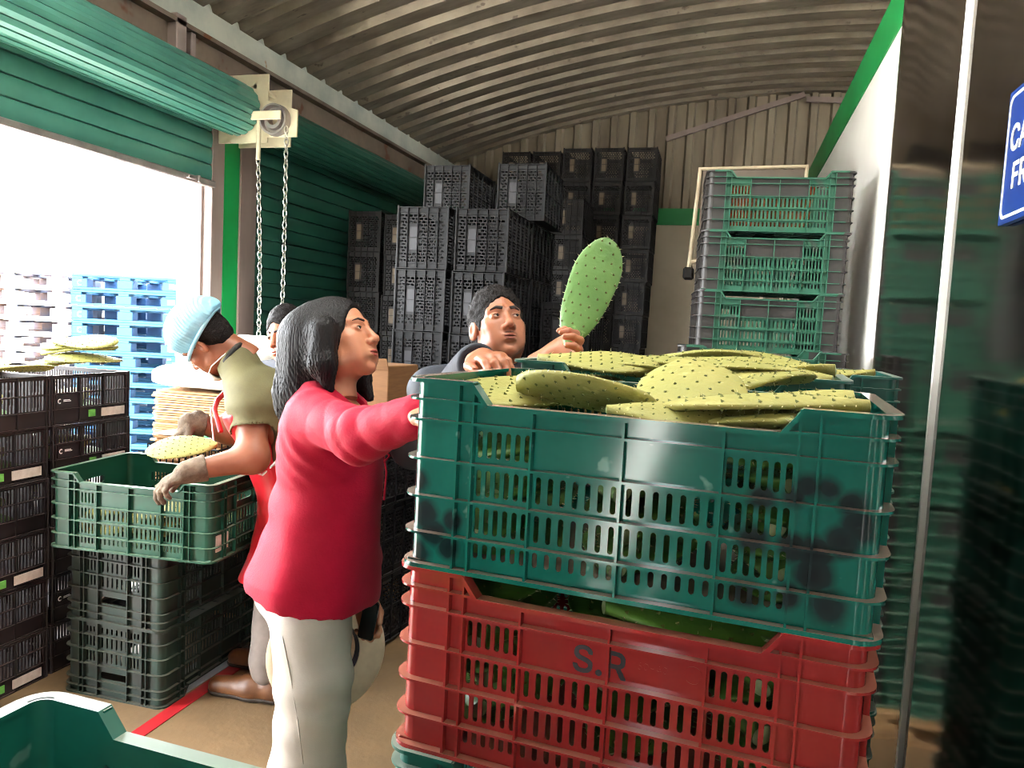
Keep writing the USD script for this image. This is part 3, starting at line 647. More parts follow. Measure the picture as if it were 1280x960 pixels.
part(cs, 'sheets', sheets(84, .62, .50, .0124, 3), m_card, kind='stuff')
ws = thing('foam_bundle', 'sunlit white foam sheets bulging on top of the cardboard stack', 'packaging', (-2.48, 3.38, 1.046), math.radians(6))
def pillow(lx, ly, h, seed, n=26, ex=3.0):
    th = np.linspace(0, 2*PI, 48, endpoint=False); rows = []
    sup = lambda t, a: np.sign(np.cos(t))*abs(np.cos(t))**(2/ex)*a
    for v in np.linspace(-1, 1, n):
        s = (1-abs(v)**3.2)**.42; q = np.stack([sup(th, lx/2)*s, np.sign(np.sin(th))*abs(np.sin(th))**(2/ex)*ly/2*s, np.full_like(th, (v+1)/2*h)], -1)
        q += (meshkit.noise(np.c_[q[:, :2]*9, q[:, 2:]*30], seed)[:, None]-.5)*.02; rows.append(q)
    return grid_mesh(np.array(rows), closed_v=True)
part(ws, 'foam_sheet', pillow(.76, .56, .13, 1), m_sheetw, smooth=True); part(ws, 'foam_sheet', moved(pillow(.62, .48, .14, 2, ex=2.4), loc=(.03, 0, .105)), m_sheetw, smooth=True)
cs2 = thing('cardboard_stack', 'lower stack of flattened cardboard with a pale top sheet, left of the worker\'s gloved hands', 'cardboard', (-2.34, 2.985, 0), math.radians(2))
part(cs2, 'sheets', sheets(70, .36, .23, .0124, 5), m_card, kind='stuff'); part(cs2, 'top_sheet', rbox(-.18, .18, -.115, .115, .870, .876, .002), m_sheetw)
part(cs2, 'printed_sheet', rbox(.0, .17, -.11, .09, .876, .880, .001), m_green, label='green printed sheet')
wire = thing('wire_basket', 'small black wire basket behind the worker\'s green crate', 'basket', (-2.16, 2.72, .577), math.radians(2))
wr_ = [tube([(-.17, y_, z), (.17, y_, z)], .004, 5) for y_ in (-.10, .10) for z in (.003, .15, .30)]+[tube([(x, y_, z), (x, y2, z2)], .003, 5) for x in np.linspace(-.17, .17, 12) for y_, z, y2, z2 in ((-.10, 0, -.10, .30), (.10, 0, .10, .30), (-.10, .0, .10, .0))]+[tube([(x, -.10, z), (x, .10, z)], .004, 5) for x in (-.17, .17) for z in (.003, .15, .30)]
part(wire, 'wires', cat_(wr_), m_black)
wf = thing('folded_sacks', 'white folded sacks piled behind the bowed worker, below the shutter', 'sacks', (-2.72, 4.02, 0), .05)
for k in range(9): part(wf, 'sack', moved(pillow(.40, .40, .15, 20+k, 14), loc=(.02*math.sin(k*2), 0, k*.146)), m_sheetw, smooth=True)
cb = thing('cardboard_box', 'brown cardboard box behind the woman\'s chin, beside the black crates', 'box', (-1.49, 3.05, 0), math.radians(-8))
part(cb, 'body', rbox(-.14, .14, -.12, .12, .96, 1.255, .004), m_card3)
part(cb, 'flap', obox((-.14, -.13, 1.25), (.14, -.13, 1.262), .05, .004, up=(0, 1, .3)), m_card3)
for k in range(3): dup(pA, mat4((-1.49, 3.13, .015+BH*1.004*k), math.radians(-8)), f'black lattice crate under the brown cardboard box, {ORK[k]} from the floor')
m_frame = M_('cream_frame', srgb(206, 190, 162), srgb(186, 168, 140), 6, rough=.5); m_grey = M_('grey_board', srgb(112, 98, 84), srgb(92, 80, 70), 4, rough=.6)
fb = thing('framed_board', 'grey-brown board in a thin cream frame standing behind the tall green stack', 'board', (.06, 4.15, 0), 0)
part(fb, 'board', rbox(-.25, .26, 0, .02, 1.83, 2.32, .002), m_grey)
part(fb, 'frame', cat_([tube([(-.285, 0, 1.80), (-.262, 0, 2.325), (.265, 0, 2.335), (.265, 0, 1.80)], .013, 8), tube([(-.285, 0, 1.84), (.265, 0, 1.84)], .012, 8)]), m_frame, smooth=40)
part(fb, 'foot', rbox(-.315, -.26, -.03, .05, 1.745, 1.81, .01), m_blackb)
part(fb, 'post', cat_([tube([(.1, 0, 0), (.1, 0, 1.84)], .02), tube([(.2, 0, 0), (.2, 0, 1.84)], .02)]), m_frame)

# ================================================================ NOPAL PADS
m_pad = M_('nopal_yellow_green', srgb(160, 152, 82), srgb(146, 144, 74), 9, rough=.6, bump=.2, bscale=120, speck=(30, .66, srgb(174, 168, 98)))
m_padg = M_('nopal_green', srgb(70, 112, 40), srgb(88, 128, 48), 9, rough=.42, bump=.12, bscale=120)
m_padf = M_('nopal_fresh_green', srgb(114, 152, 84), srgb(98, 138, 72), 12, rough=.42, bump=.15, bscale=90, translucent=srgb(96, 150, 40), speck=(38, .68, srgb(140, 180, 104)))
m_areole = M_('areole_dark', srgb(96, 100, 44), rough=.7); m_spine = M_('spine_straw', srgb(222, 214, 168), rough=.5); m_cut = M_('nopal_cut', srgb(214, 224, 176), srgb(190, 208, 150), 40, rough=.5)

def pad_shape(Lp, Wp, th, seed, bend=.012, narrow=.30):
    """A nopal pad: base at the origin, tip at +x, lying in xy. Returns surface(u, v, side) and the outline."""
    r_ = np.random.RandomState(seed); ph = r_.uniform(0, 6, 4)
    def half(t): # half width along the length
        w = Wp/2*(np.clip(1-((t-.60)/.60)**2, 0, 1)**.58)*(1 if True else 0)
        w = np.where(t > .60, Wp/2*np.clip(1-((t-.60)/.40)**2, 0, 1)**.54, w)
        return np.maximum(w, np.where(t < .25, .012+Wp*.5*narrow*t*2, 0))*np.where(t > .985, np.clip((1-t)/.015, .0, 1)**.5, 1)
    def surf(t, s, side):
        w = half(t); y = s*w*(1+.03*np.sin(9*t+ph[0])); x = t*Lp
        prof = np.clip(1-np.abs(s)**2.6, 0, 1)**.5; end = np.clip((1-t)/.08, 0, 1)**.5
        h = th/2*prof*end*(1+.35*np.clip(.3-t, 0, 1))
        q = np.stack([x*28, y*28, np.full_like(x, seed*3.1+side)], -1)
        z = side*(h+.0016*prof*(meshkit.noise(q, seed)-.3)) + bend*(np.sin(t*2.6+ph[1])-np.sin(ph[1])) + .35*bend*np.cos(s*1.6)*np.sin(t*PI) + .006*s*np.sin(t*4+ph[2])
        return np.stack([x, y, z], -1)
    return surf
def cones(P, N, h, r, jit, seed, sides=4):
    r_ = np.random.RandomState(seed); V, F = [], []
    for p, n in zip(P, N):
        d = n+r_.normal(0, jit, 3); d /= np.linalg.norm(d); a = np.cross(d, [.3, .5, .8]); a /= np.linalg.norm(a); b = np.cross(d, a); k = len(V); hh = h*r_.uniform(.7, 1.25)
        for j in range(sides): V.append(p+r*(math.cos(j*2*PI/sides)*a+math.sin(j*2*PI/sides)*b)-d*r*.3)
        V.append(p+d*hh)
        for j in range(sides): F.append([k+j, k+(j+1) % sides, k+sides])
    return trimesh.Trimesh(np.array(V), np.array(F), process=False)
def pad_thing(label, mat, M, Lp, Wp, th, seed, bend=.012, name='nopal_pad', group=None):
    t_ = thing(name, label, 'nopal', M=M, group=group)
    sf = pad_shape(Lp, Wp, th, seed, bend)
    tt = np.r_[np.linspace(0, .9, 20), np.linspace(.92, 1, 7)]; ss = np.sin(np.linspace(-PI/2, PI/2, 15))
    T, S = np.meshgrid(tt, ss, indexing='ij')
    m = trimesh.Trimesh(*[getattr(cat_([grid_mesh(sf(T, S, 1)), grid_mesh(sf(T, S, -1)[:, ::-1])]), k) for k in ('vertices', 'faces')], process=True); m.merge_vertices(digits_vertex=5)
    part(t_, 'pad', m, mat, smooth=50)
    P, N, E = [], [], []
    for side in (1, -1):
        for i, t in enumerate(np.linspace(.10, .95, 11)):
            n = 5 if .25 < t < .85 else 3
            for j in range(n):
                s = ((j+.5*(i % 2)+.25)/n)*2-1
                if abs(s) > .93: continue
                p = sf(np.array(t), np.array(s), side); P.append(p); N.append([.5, 0, side*.85])
    for i, t in enumerate(np.linspace(.08, .995, 17)):
        for s in (-1, 1): E.append((sf(np.array(t), np.array(float(s)), 1), [.35, s, .1]))
    P, N = np.array(P), np.array(N)
    part(t_, 'areoles', cones(P, N, .0036, .0035, .15, seed, 5), m_areole, kind='stuff')
    k = np.random.RandomState(seed+1).choice(len(P), len(P)//2, replace=False)
    part(t_, 'spines', cat_([cones(P[k], N[k], .009, .0006, .5, seed+2, 3), cones(np.array([e[0] for e in E]), np.array([e[1] for e in E]), .006, .0012, .4, seed+3, 3)]), m_spine, kind='stuff')
    c0 = sf(np.zeros(10), np.r_[np.sin(np.linspace(-PI/2, PI/2, 10))], 1); c1 = sf(np.zeros(10), np.r_[np.sin(np.linspace(-PI/2, PI/2, 10))], -1)[::-1]
    ring = np.vstack([c0, c1]); ctr = ring.mean(0)-[.003, 0, 0]
    part(t_, 'cut_end', trimesh.Trimesh(np.vstack([ring, ctr]), [[i, (i+1) % 20, 20] for i in range(20)]+[[(i+1) % 20, i, 20] for i in range(20)], process=False), m_cut)
    return t_
SPECS = [(.285, .150, .019, 11, .010), (.260, .165, .018, 12, -.012), (.300, .135, .021, 13, .016), (.245, .150, .020, 14, -.006), (.275, .172, .017, 15, .018)]
protos = {}
def place(kind, var, CM, loc, ypr, label, group=None, s=1.0):
    """A pad in a crate's own frame (CM): loc of the base, yaw pitch roll in degrees."""
    M = CM@mat4(loc, R=Rot.from_euler('ZYX', ypr, degrees=True).as_matrix(), s=s); key = (kind, var)
    if key not in protos: protos[key] = pad_thing(label, {'y': m_pad, 'g': m_padg, 'f': m_padf}[kind], M, *SPECS[var], group=group); return protos[key]
    return dup(protos[key], M, label, group=group)
def fill(CM, layers, label, group, seed, z0=.016, dz=.027, kind='g', front=-.162):
    r_ = random.Random(seed)
    for k in range(layers):
        for i, x in enumerate((-.195, 0, .195)):
            v = r_.randrange(4); tip = (k+i) % 2
            yaw = (90 if tip else -90)+r_.uniform(-9, 9); y0 = (front+r_.uniform(.0, .03)) if tip else (front+SPECS[v][0]+r_.uniform(.0, .03))
            place(kind, v, CM, (x+r_.uniform(-.012, .012), y0, z0+k*dz+.004*i), (yaw, r_.uniform(-1.5, 1.5), r_.uniform(-3, 3)), label, group)
CT = mat4((c1x, c1y, ZT), RZ0); CR = mat4((c1x-.002, c1y, ZT-CH), RZ0)
place('y', 1, CT, (-.205, .115, .252), (-97, 3, -4), 'spiny yellow-green nopal pad at the left end of the nearest crate, upper of two')
place('y', 0, CT, (-.165, .125, .228), (-104, 2, 3), 'spiny nopal pad at the left end of the nearest crate, lower of two')
place('y', 3, CT, (-.185, -.085, .256), (-4, 1, -30), 'thick nopal pad with a pale cut end lying across the left of the nearest crate', s=.86)
place('y', 4, CT, (.02, .105, .292), (-74, 13, 4), 'broad nopal pad tilted towards the camera in the middle of the nearest crate', s=.92)
place('y', 2, CT, (-.030, -.172, .238), (12, -3, 12), 'nopal pad showing its white cut base at the front middle of the nearest crate', s=.55)
place('y', 2, CT, (.005, -.140, .224), (14, -7, 30), 'long nopal pad lying on edge right of the white cut base', s=.72)
place('y', 0, CT, (.280, -.105, .262), (187, 5, 6), 'long pale nopal pad resting on the right end of the nearest crate', s=.88)
place('y', 3, CT, (.270, .0, .262), (182, 5, -6), 'nopal pad behind the long pale one at the right of the nearest crate')
place('y', 2, CT, (.285, -.150, .246), (170, 3, 8), 'long nopal pad lowest along the right front of the nearest crate', s=.8)
place('y', 0, CT, (.10, .02, .262), (64, -2, -10), 'nopal pad behind the broad tilted one in the nearest crate', s=.8)
place('y', 1, CT, (-.03, .10, .236), (150, 2, -5), 'flat nopal pad at the back left of the nearest crate')
fill(CT, 7, 'green nopal pad glimpsed through the slots of the nearest teal crate', 'pads inside the nearest teal crate', 1)
fill(CR, 8, 'green nopal pad inside the red crate, seen through its slots and under the rim', 'pads inside the red crate', 2)
place('g', 3, CR, (-.02, -.155, .236), (24, -2, 10), 'nopal pad with pale cut stub just under the teal crate, above the red rim')
place('g', 0, CR, (-.27, -.10, .234), (4, -1, -8), 'nopal pad under the teal crate at the left of the red rim')
place('g', 4, CR, (.02, -.085, .230), (4, 0, 6), 'dark nopal pad under the teal crate at the right of the red rim')
C2 = mat4((-.085, 1.605, 1.385-CH), RZ0*.8); C3 = mat4((.085, 2.07, 1.378-CH), RZ0*.6)
place('y', 1, C2, (-.25, -.06, .250), (8, -3, -6), 'flat spiny nopal pad at the left of the second-row crate')
place('y', 0, C2, (-.20, .06, .252), (-4, -2, 4), 'flat nopal pad at the back left of the second-row crate')
place('y', 4, C2, (.0, -.10, .262), (12, -3, -8), 'broad flat nopal pad in the middle of the second-row crate')
place('y', 1, C2, (.29, -.02, .272), (176, 4, 6), 'broad nopal pad overhanging the right rim of the second-row crate')
place('y', 2, C2, (.02, .10, .268), (-6, -2, 10), 'long nopal pad at the back of the second-row crate')
place('y', 3, C2, (-.28, -.12, .262), (14, -3, 8), 'nopal pad at the front left of the second-row crate')
place('y', 0, C2, (.28, -.14, .258), (170, 3, -6), 'nopal pad at the front right of the second-row crate')
fill(C2, 8, 'nopal pad under others in the second-row crate', 'pads under the heap in the second-row crate', 3, kind='y')
place('y', 0, C3, (-.27, -.05, .262), (6, -4, -7), 'flat nopal pad at the left of the third-row crate')
place('y', 4, C3, (-.14, .02, .276), (-3, -3, 5), 'broad nopal pad heaped highest in the third-row crate')
place('y', 1, C3, (.27, -.03, .262), (178, 3, -5), 'nopal pad at the right of the third-row crate')
fill(C3, 8, 'nopal pad under others in the third-row crate', 'pads under the heap in the third-row crate', 4, kind='y')
C4 = mat4((-2.0, 2.347, .576), math.radians(5.5), s=1.055)
fill(C4, 4, 'nopal pad in the worker\'s bottle-green crate', 'pads in the worker\'s crate', 5, kind='y')
C5 = mat4((-.48, .495, .99-CH), math.radians(-2))
fill(C5, 6, 'nopal pad in the crate at the lower left corner', 'pads in the lower left crate', 6, kind='g')
place('g', 0, C5, (-.24, .02, .185), (8, -3, 6), 'spiny nopal pad on top in the crate at the lower left corner')
# on the produce crates by the doorway
KT = 6*.196
W0 = np.eye(4)
for i, (v, x, y, z, ypr, lab) in enumerate((
    (0, -2.62, 2.32, .02, (100, -2, 5), 'sunlit nopal pad lying flat near the far end of the doorway crates'), (1, -2.52, 2.02, .03, (80, -3, -6), 'sunlit nopal pad lying flat along the front edge of the doorway crates'),
    (2, -2.75, 1.95, .02, (88, 2, 4), 'long sunlit nopal pad at the back of the doorway crates'), (3, -2.60, 1.85, .05, (70, -2, 4), 'sunlit nopal pad lying on the near doorway crate'),
    (4, -2.86, 2.40, .02, (-60, -2, 4), 'sunlit nopal pad at the back corner of the doorway crates'),
    (4, -2.60, 2.36, .050, (44, -5, 6), 'nopal pad at the bottom of the small heap on the doorway crates'), (0, -2.66, 2.40, .072, (30, -6, 8), 'nopal pad second in the small heap on the doorway crates'),
    (1, -2.64, 2.38, .096, (52, -7, 4), 'nopal pad third in the small heap on the doorway crates'), (3, -2.60, 2.40, .120, (24, -4, 14), 'nopal pad topmost in the small heap on the doorway crates'))):
    place('y', v, W0, (x, y, KT+z), ypr, lab)
for k in (3, 4, 5):
    for y, nm in ((2.455, 'far'), (2.055, 'near')):
        place('g', k-2, W0, (-2.56, y-.13, k*.196+.06), (88, 0, 20), f'nopal pad inside the {nm} doorway crate, {ORK[k]} from the floor'); place('y', k-3, W0, (-2.62, y+.14, k*.196+.10), (-88, 3, -15), f'upper nopal pad inside the {nm} doorway crate, {ORK[k]} from the floor')
# the pad the man holds up, and the one the worker is cleaning
ax = at(762, 294, 1.71)-at(710, 432, 1.68); Lh = np.linalg.norm(ax); ex = ax/Lh; ez = -(FW*.96+RT*.25); ez = ez-ex*(ez@ex); ez /= np.linalg.norm(ez); ey = np.cross(ez, ex)
Mh = np.eye(4); Mh[:3, 0], Mh[:3, 1], Mh[:3, 2], Mh[:3, 3] = ex, ey, ez, at(710, 432, 1.68)
pad_thing('fresh green nopal pad held upright in the man\'s raised hand', m_padf, Mh, Lh, Lh*.415, .016, 21, .010)

# ================================================================ PEOPLE (distance fields meshed with surface nets)
def smin(a, b, k):
    h = np.clip(.5+.5*(b-a)/k, 0, 1); return b+(a-b)*h-k*h*(1-h)
def smax(a, b, k): return -smin(-a, -b, k)
def cone(P, a, b, ra, rb):
    a, b = np.asarray(a, float), np.asarray(b, float); d = b-a; t = np.clip((P-a)@d/(d@d), 0, 1)
    return np.linalg.norm(P-a-t[:, None]*d, axis=1)-(ra+t*(rb-ra))
def ell(P, c_, r, R=None):
    q = P-np.asarray(c_, float); q = q@R if R is not None else q; r = np.asarray(r, float)
    k0 = np.linalg.norm(q/r, axis=1); k1 = np.linalg.norm(q/r**2, axis=1); return k0*(k0-1)/np.maximum(k1, 1e-9)
def chain_sdf(P, pts, rad, k=.02):
    d = None
    for i in range(len(pts)-1):
        e = cone(P, pts[i], pts[i+1], rad[i], rad[i+1]); d = e if d is None else smin(d, e, k)
    return d
def sdf_mesh(f, lo, hi, h, B=8, lip=1.6):
    lo = np.asarray(lo, float); n = np.ceil((np.asarray(hi)-lo)/h/B).astype(int)*B+1
    nb = (n-1)//B; ctr = np.stack(np.meshgrid(*[(np.arange(m)+.5)*B*h for m in nb], indexing='ij'), -1).reshape(-1, 3)+lo
    dc = f(ctr); near = np.abs(dc) < lip*B*h*.87+2*h
    G = np.repeat(np.repeat(np.repeat(dc.reshape(nb), B, 0), B, 1), B, 2).astype(np.float32)
    F = np.full(n, 1.0, np.float32); F[:-1, :-1, :-1] = G
    o = np.arange(B+1); off = np.stack(np.meshgrid(o, o, o, indexing='ij'), -1).reshape(-1, 3)
    ids = np.stack(np.unravel_index(np.nonzero(near)[0], nb), -1)*B
    for s in range(0, len(ids), 400):
        I = (ids[s:s+400, None]+off[None]).reshape(-1, 3); v = f(I*h+lo); F[I[:, 0], I[:, 1], I[:, 2]] = v
    F[0], F[-1] = 1, 1; F[:, 0], F[:, -1] = 1, 1; F[:, :, 0], F[:, :, -1] = 1, 1
    S = F < 0; c8 = [S[a:n[0]-1+a, b:n[1]-1+b, c_:n[2]-1+c_] for a in (0, 1) for b in (0, 1) for c_ in (0, 1)]
    act = np.logical_or.reduce(c8) & ~np.logical_and.reduce(c8); A = np.argwhere(act); idx = np.full(act.shape, -1, np.int64); idx[tuple(A.T)] = np.arange(len(A))
    acc, cnt = np.zeros((len(A), 3)), np.zeros(len(A)); cor = [(a, b, c_) for a in (0, 1) for b in (0, 1) for c_ in (0, 1)]
    for i in range(8):
        for j in range(i+1, 8):
            if sum(abs(x-y_) for x, y_ in zip(cor[i], cor[j])) != 1: continue
            p, q = A+cor[i], A+cor[j]; fp, fq = F[tuple(p.T)], F[tuple(q.T)]; m = (fp < 0) != (fq < 0)
            t = np.where(m, fp/np.where(m, fp-fq, 1), 0)[:, None]; acc += np.where(m[:, None], p+t*(q-p), 0); cnt += m
    V = acc/cnt[:, None]*h+lo; faces = []
    for ax in range(3):
        u, w = [(1, 2), (2, 0), (0, 1)][ax]; sl0 = [slice(None)]*3; sl1 = [slice(None)]*3; sl0[ax] = slice(0, -1); sl1[ax] = slice(1, None)
        E0, E1 = S[tuple(sl0)], S[tuple(sl1)]; e = np.argwhere(E0 != E1)
        ok = (e[:, u] > 0) & (e[:, w] > 0) & (e[:, u] < n[u]-1) & (e[:, w] < n[w]-1); e = e[ok]
        def cell(du, dw):
            q = e.copy(); q[:, u] -= du; q[:, w] -= dw; return idx[tuple(q.T)]
        a, b, c_, d = cell(1, 1), cell(0, 1), cell(0, 0), cell(1, 0); fl = S[tuple(e.T)]
        qd = np.where(fl[:, None], np.stack([a, b, c_, d], 1), np.stack([a, d, c_, b], 1)); qd = qd[(qd >= 0).all(1)]
        faces += [qd[:, [0, 1, 2]], qd[:, [0, 2, 3]]]
    return trimesh.Trimesh(V, np.vstack(faces), process=False)
def nz(P, s, seed=0): return meshkit.noise(P*np.asarray(s, float), seed)-.5

def head_sdf(P, male=True, grow=0.0):
    """A head about its middle: x to the person's right, y to the front, z up."""
    ax = np.abs(P[:, 0]); Q = np.c_[ax, P[:, 1:]]
    d = ell(P, (0, -.012, .036), (.074, .093, .083))
    d = smin(d, ell(P, (0, .026, -.030), (.060, .064, .078)), .03)
    d = smin(d, ell(Q, (.040, .008, -.070), (.026, .040, .030)), .03)
    d = smin(d, ell(P, (0, .064, -.100), (.026 if male else .022, .022, .019)), .028)
    d = smin(d, ell(Q, (.040, .058, -.022), (.024, .020, .022)), .022)
    d = smin(d, ell(Q, (.033, .060, -.062), (.022, .022, .030)), .022)
    d = smin(d, cone(Q, (.010, .080, .026), (.044, .066, .027), .011, .009), .014)
    d = smax(d, -ell(Q, (.031, .096, .006), (.019, .017, .012)), .010)
    d = smin(d, ell(Q, (.031, .073, .005), (.0165, .0150, .0125)), .004)
    d = smax(d, -ell(Q, (.031, .092, .0045), (.0125, .010, .0036 if male else .0042)), .0016)
    d = smin(d, cone(P, (0, .082, .018), (0, .104, -.026), .0085, .0105), .010)
    d = smin(d, ell(P, (0, .106, -.032), (.012, .012, .0105)), .008)
    d = smin(d, ell(Q, (.0135, .094, -.036), (.0085, .011, .0085)), .006)
    d = smax(d, -ell(Q, (.0065, .103, -.043), (.0038, .006, .004)), .003)
    d = smin(d, ell(P, (0, .076, -.064), (.026, .020, .020)), .014)
    d = smax(d, -cone(P, (0, .098, -.046), (0, .096, -.054), .0028, .0028), .006)
    d = smin(d, ell(P, (0, .090, -.0605), (.021, .0085, .0055)), .004); d = smin(d, ell(P, (0, .088, -.0725), (.018, .0085, .0062)), .004)
    d = smax(d, -ell(P, (0, .100, -.0662), (.0245, .012, .0014)), .002)
    d = smax(d, -ell(P, (0, .090, -.084), (.018, .007, .005)), .008)
    e = ell(Q, (.078, -.012, -.004), (.008, .019, .031), Rot.from_euler('xz', [-12, 24], degrees=True).as_matrix())
    e = smax(e, -ell(Q, (.088, -.006, .002), (.010, .011, .018), Rot.from_euler('xz', [-12, 24], degrees=True).as_matrix()), .005)
    d = smin(d, e, .006)
    d = smin(d, cone(P, (0, -.030, -.040), (0, -.045, -.15), .056 if male else .048, .060 if male else .050), .03)
    return d-grow
_heads = {}
def head_mesh(male):
    if male not in _heads:
        m = sdf_mesh(lambda P: head_sdf(P, male), (-.105, -.125, -.165), (.105, .135, .135), .0023); _heads[male] = m
    return _heads[male].copy()
def face_y(xs_, zs, male):
    ys = np.linspace(.14, .03, 111); out = []
    for x, z in zip(xs_, zs):
        P = np.c_[np.full(111, x), ys, np.full(111, z)]; d = head_sdf(P, male); i = int(np.argmax(d < 0)); out.append(ys[i])
    return np.array(out)
def face_line(pts, male, lift=.0005):
    p = np.array(pts, float); t = np.linspace(0, 1, 13); k = np.linspace(0, 1, len(p)); x, z = np.interp(t, k, p[:, 0]), np.interp(t, k, p[:, 1]); return np.c_[x, face_y(x, z, male)+lift, z]
def head_frame(yaw, tilt, roll):
    a = math.radians(yaw); f = np.array([math.cos(a), math.sin(a), 0]); B = np.stack([[f[1], -f[0], 0], f, [0, 0, 1.]], 1)
    return B@Rot.from_euler('x', tilt, degrees=True).as_matrix()@Rot.from_euler('y', roll, degrees=True).as_matrix()
m_eye = M_('eye_white', srgb(196, 184, 176), rough=.3, spec=.2); m_iris = M_('iris_dark', srgb(22, 13, 10), rough=.4, spec=.1)
def face_parts(t, M, male, mhair, mlip, gaze=(0, 0), brow=1.0, moustache=None):
    for s in (1, -1):
        ball = trimesh.creation.icosphere(3, .0118); e = part(t, 'eye', moved(moved(ball, loc=(s*.031, .0745, .0048)), M), m_eye, smooth=True)
        g = np.array([math.sin(gaze[0]), math.cos(gaze[0])*math.cos(gaze[1]), math.sin(gaze[1])])
        ir = trimesh.creation.icosphere(2, .0060); ir.apply_scale([1, .5, 1]); part(e, 'iris', moved(moved(ir, loc=np.array([s*.031, .0745, .0048])+g*.0098), M), m_iris, smooth=True)
        b = face_line([(s*.012, .026), (s*.028, .0325), (s*.046, .026)], male, .0012); tb = tube(b, np.interp(np.linspace(0, 1, 13), [0, .4, 1], [.0040, .0042, .0014])*brow, 8); part(t, 'eyebrow', moved(tb, M), mhair, smooth=True)
        lash = face_line([(s*.0195, .0070), (s*.031, .0098), (s*.0425, .0066)], male, .0004); part(t, 'eyelashes', moved(tube(lash, .0009, 6), M), mhair, smooth=True)
    for nm, z0, z1, w, r in (('upper_lip', -.0640, -.0610, .0225, .0034), ('lower_lip', -.0690, -.0725, .0200, .0042)):
        q = face_line([(-w, -.0668), (-w*.5, (z0+z1)/2+.0004), (-.003, z1), (0, z1-.0006 if nm == 'upper_lip' else z1), (.003, z1), (w*.5, (z0+z1)/2+.0004), (w, -.0668)], male, -.0016)
        part(t, nm, moved(tube(q, r*np.sin(np.linspace(.18, PI-.18, 13))**.6, 8), M), mlip, smooth=True)
    if moustache:
        for s in (1, -1): part(t, 'moustache', moved(tube(face_line([(s*.003, -.0525), (s*.013, -.0535), (s*.025, -.062)], male, -.0030), np.linspace(.0050, .0024, 13), 8), M), moustache, smooth=True)

def hand_sdf(P, R, w, curl, thumb=(40, 20), spread=6, s=1.0, fat=1.0, left=False):
    """R columns: across the palm (towards the thumb), along the fingers, out of the palm. w: the wrist."""
    q = (P-np.asarray(w, float))@R/s
    d = smin(cone(q, (.0, -.03, 0), (0, .018, .0), .026*fat, .028*fat), ell(q, (0, .050, .003), (.041, .050, .0165*fat)), .018)
    for i, (bx_, by, L) in enumerate(((.027, .088, .070), (.009, .094, .078), (-.010, .090, .072), (-.027, .080, .056))):
        a = math.radians(spread*(1.2-i*.8)); c_ = curl[i] if np.ndim(curl) else curl; p = np.array([bx_, by-.012, .002]); ang = 0; r0 = (.0096, .0098, .0094, .0084)[i]*fat
        for k, fr in enumerate((.48, .30, .22)):
            ang += math.radians(c_*(.75, 1.0, .7)[k]); dr = np.array([math.sin(a)*math.cos(ang), math.cos(a)*math.cos(ang), math.sin(ang)]); p2 = p+dr*L*fr*1.08
            d = smin(d, cone(q, p, p2, r0*(1-.08*k), r0*(.92-.08*k)), .005 if k else .009); p = p2
    t0 = np.array([.030, .020, .006]); a1, a2 = math.radians(thumb[0]), math.radians(thumb[1]); d1 = np.array([math.sin(a1), math.cos(a1), math.sin(a2)]); d1 /= np.linalg.norm(d1); t1 = t0+d1*.042
    d2 = d1+np.array([-.45, .25, .25]); d2 /= np.linalg.norm(d2); t2 = t1+d2*.034
    d = smin(d, cone(q, t0, t1, .0155*fat, .0118*fat), .012); d = smin(d, cone(q, t1, t2, .0115*fat, .0092*fat), .006)
    return d*s
def frame_from(along, palm, thumb_left=False):
    y = np.asarray(along, float); y /= np.linalg.norm(y); z = np.asarray(palm, float); z = z-y*(z@y); z /= np.linalg.norm(z); x = np.cross(y, z); return np.stack([-x if thumb_left else x, y, z], 1)
def local(m, o): m = m.copy(); m.apply_translation(-np.asarray(o)); return m
def bounds(pts, pad): p = np.array(pts); return p.min(0)-pad, p.max(0)+pad
SKIN_F = M_('skin_woman', srgb(190, 130, 98), srgb(182, 118, 88), 20, rough=.45, sss=.12, bump=.05, bscale=300)
SKIN_M = M_('skin_man', srgb(168, 106, 76), srgb(156, 96, 68), 20, rough=.42, sss=.12, bump=.06, bscale=300)
SKIN_W = M_('skin_worker', srgb(150, 92, 66), srgb(138, 82, 58), 20, rough=.45, sss=.12)
m_hair = M_('black_hair', srgb(24, 19, 21), srgb(16, 13, 15), 40, rough=.5, spec=.22, stretch=(1, 1, .08), bump=.5, bscale=160)
m_hairs = M_('short_hair', srgb(22, 18, 18), srgb(30, 25, 24), 60, rough=.6, spec=.15, bump=.6, bscale=220)
m_brow = M_('brow_hair', srgb(40, 28, 24), rough=.7); m_stub = M_('stubble', srgb(104, 64, 48), srgb(88, 54, 42), 80, rough=.7)
m_lipf = M_('lips_rose', srgb(176, 84, 78), rough=.35); m_lipm = M_('lips_brown', srgb(150, 82, 68), rough=.42)
m_blouse = M_('red_blouse', srgb(178, 8, 48), srgb(166, 7, 42), 14, rough=.65, sheen=.05, spec=.2, bump=.12, bscale=220)
m_pants = M_('cream_trousers', srgb(186, 175, 164), srgb(176, 165, 154), 8, rough=.75, bump=.06, bscale=400)
m_navy = M_('navy_jacket', srgb(38, 42, 54), srgb(30, 33, 43), 12, rough=.7, bump=.1, bscale=150)
m_khaki = M_('olive_shirt', srgb(100, 94, 60), srgb(90, 84, 54), 10, rough=.8, bump=.1, bscale=200)
m_apron = M_('red_apron', srgb(196, 28, 40), srgb(182, 22, 34), 6, rough=.4); m_glove = M_('dirty_glove', srgb(122, 104, 86), srgb(88, 72, 58), 26, rough=.85, bump=.3, bscale=200)
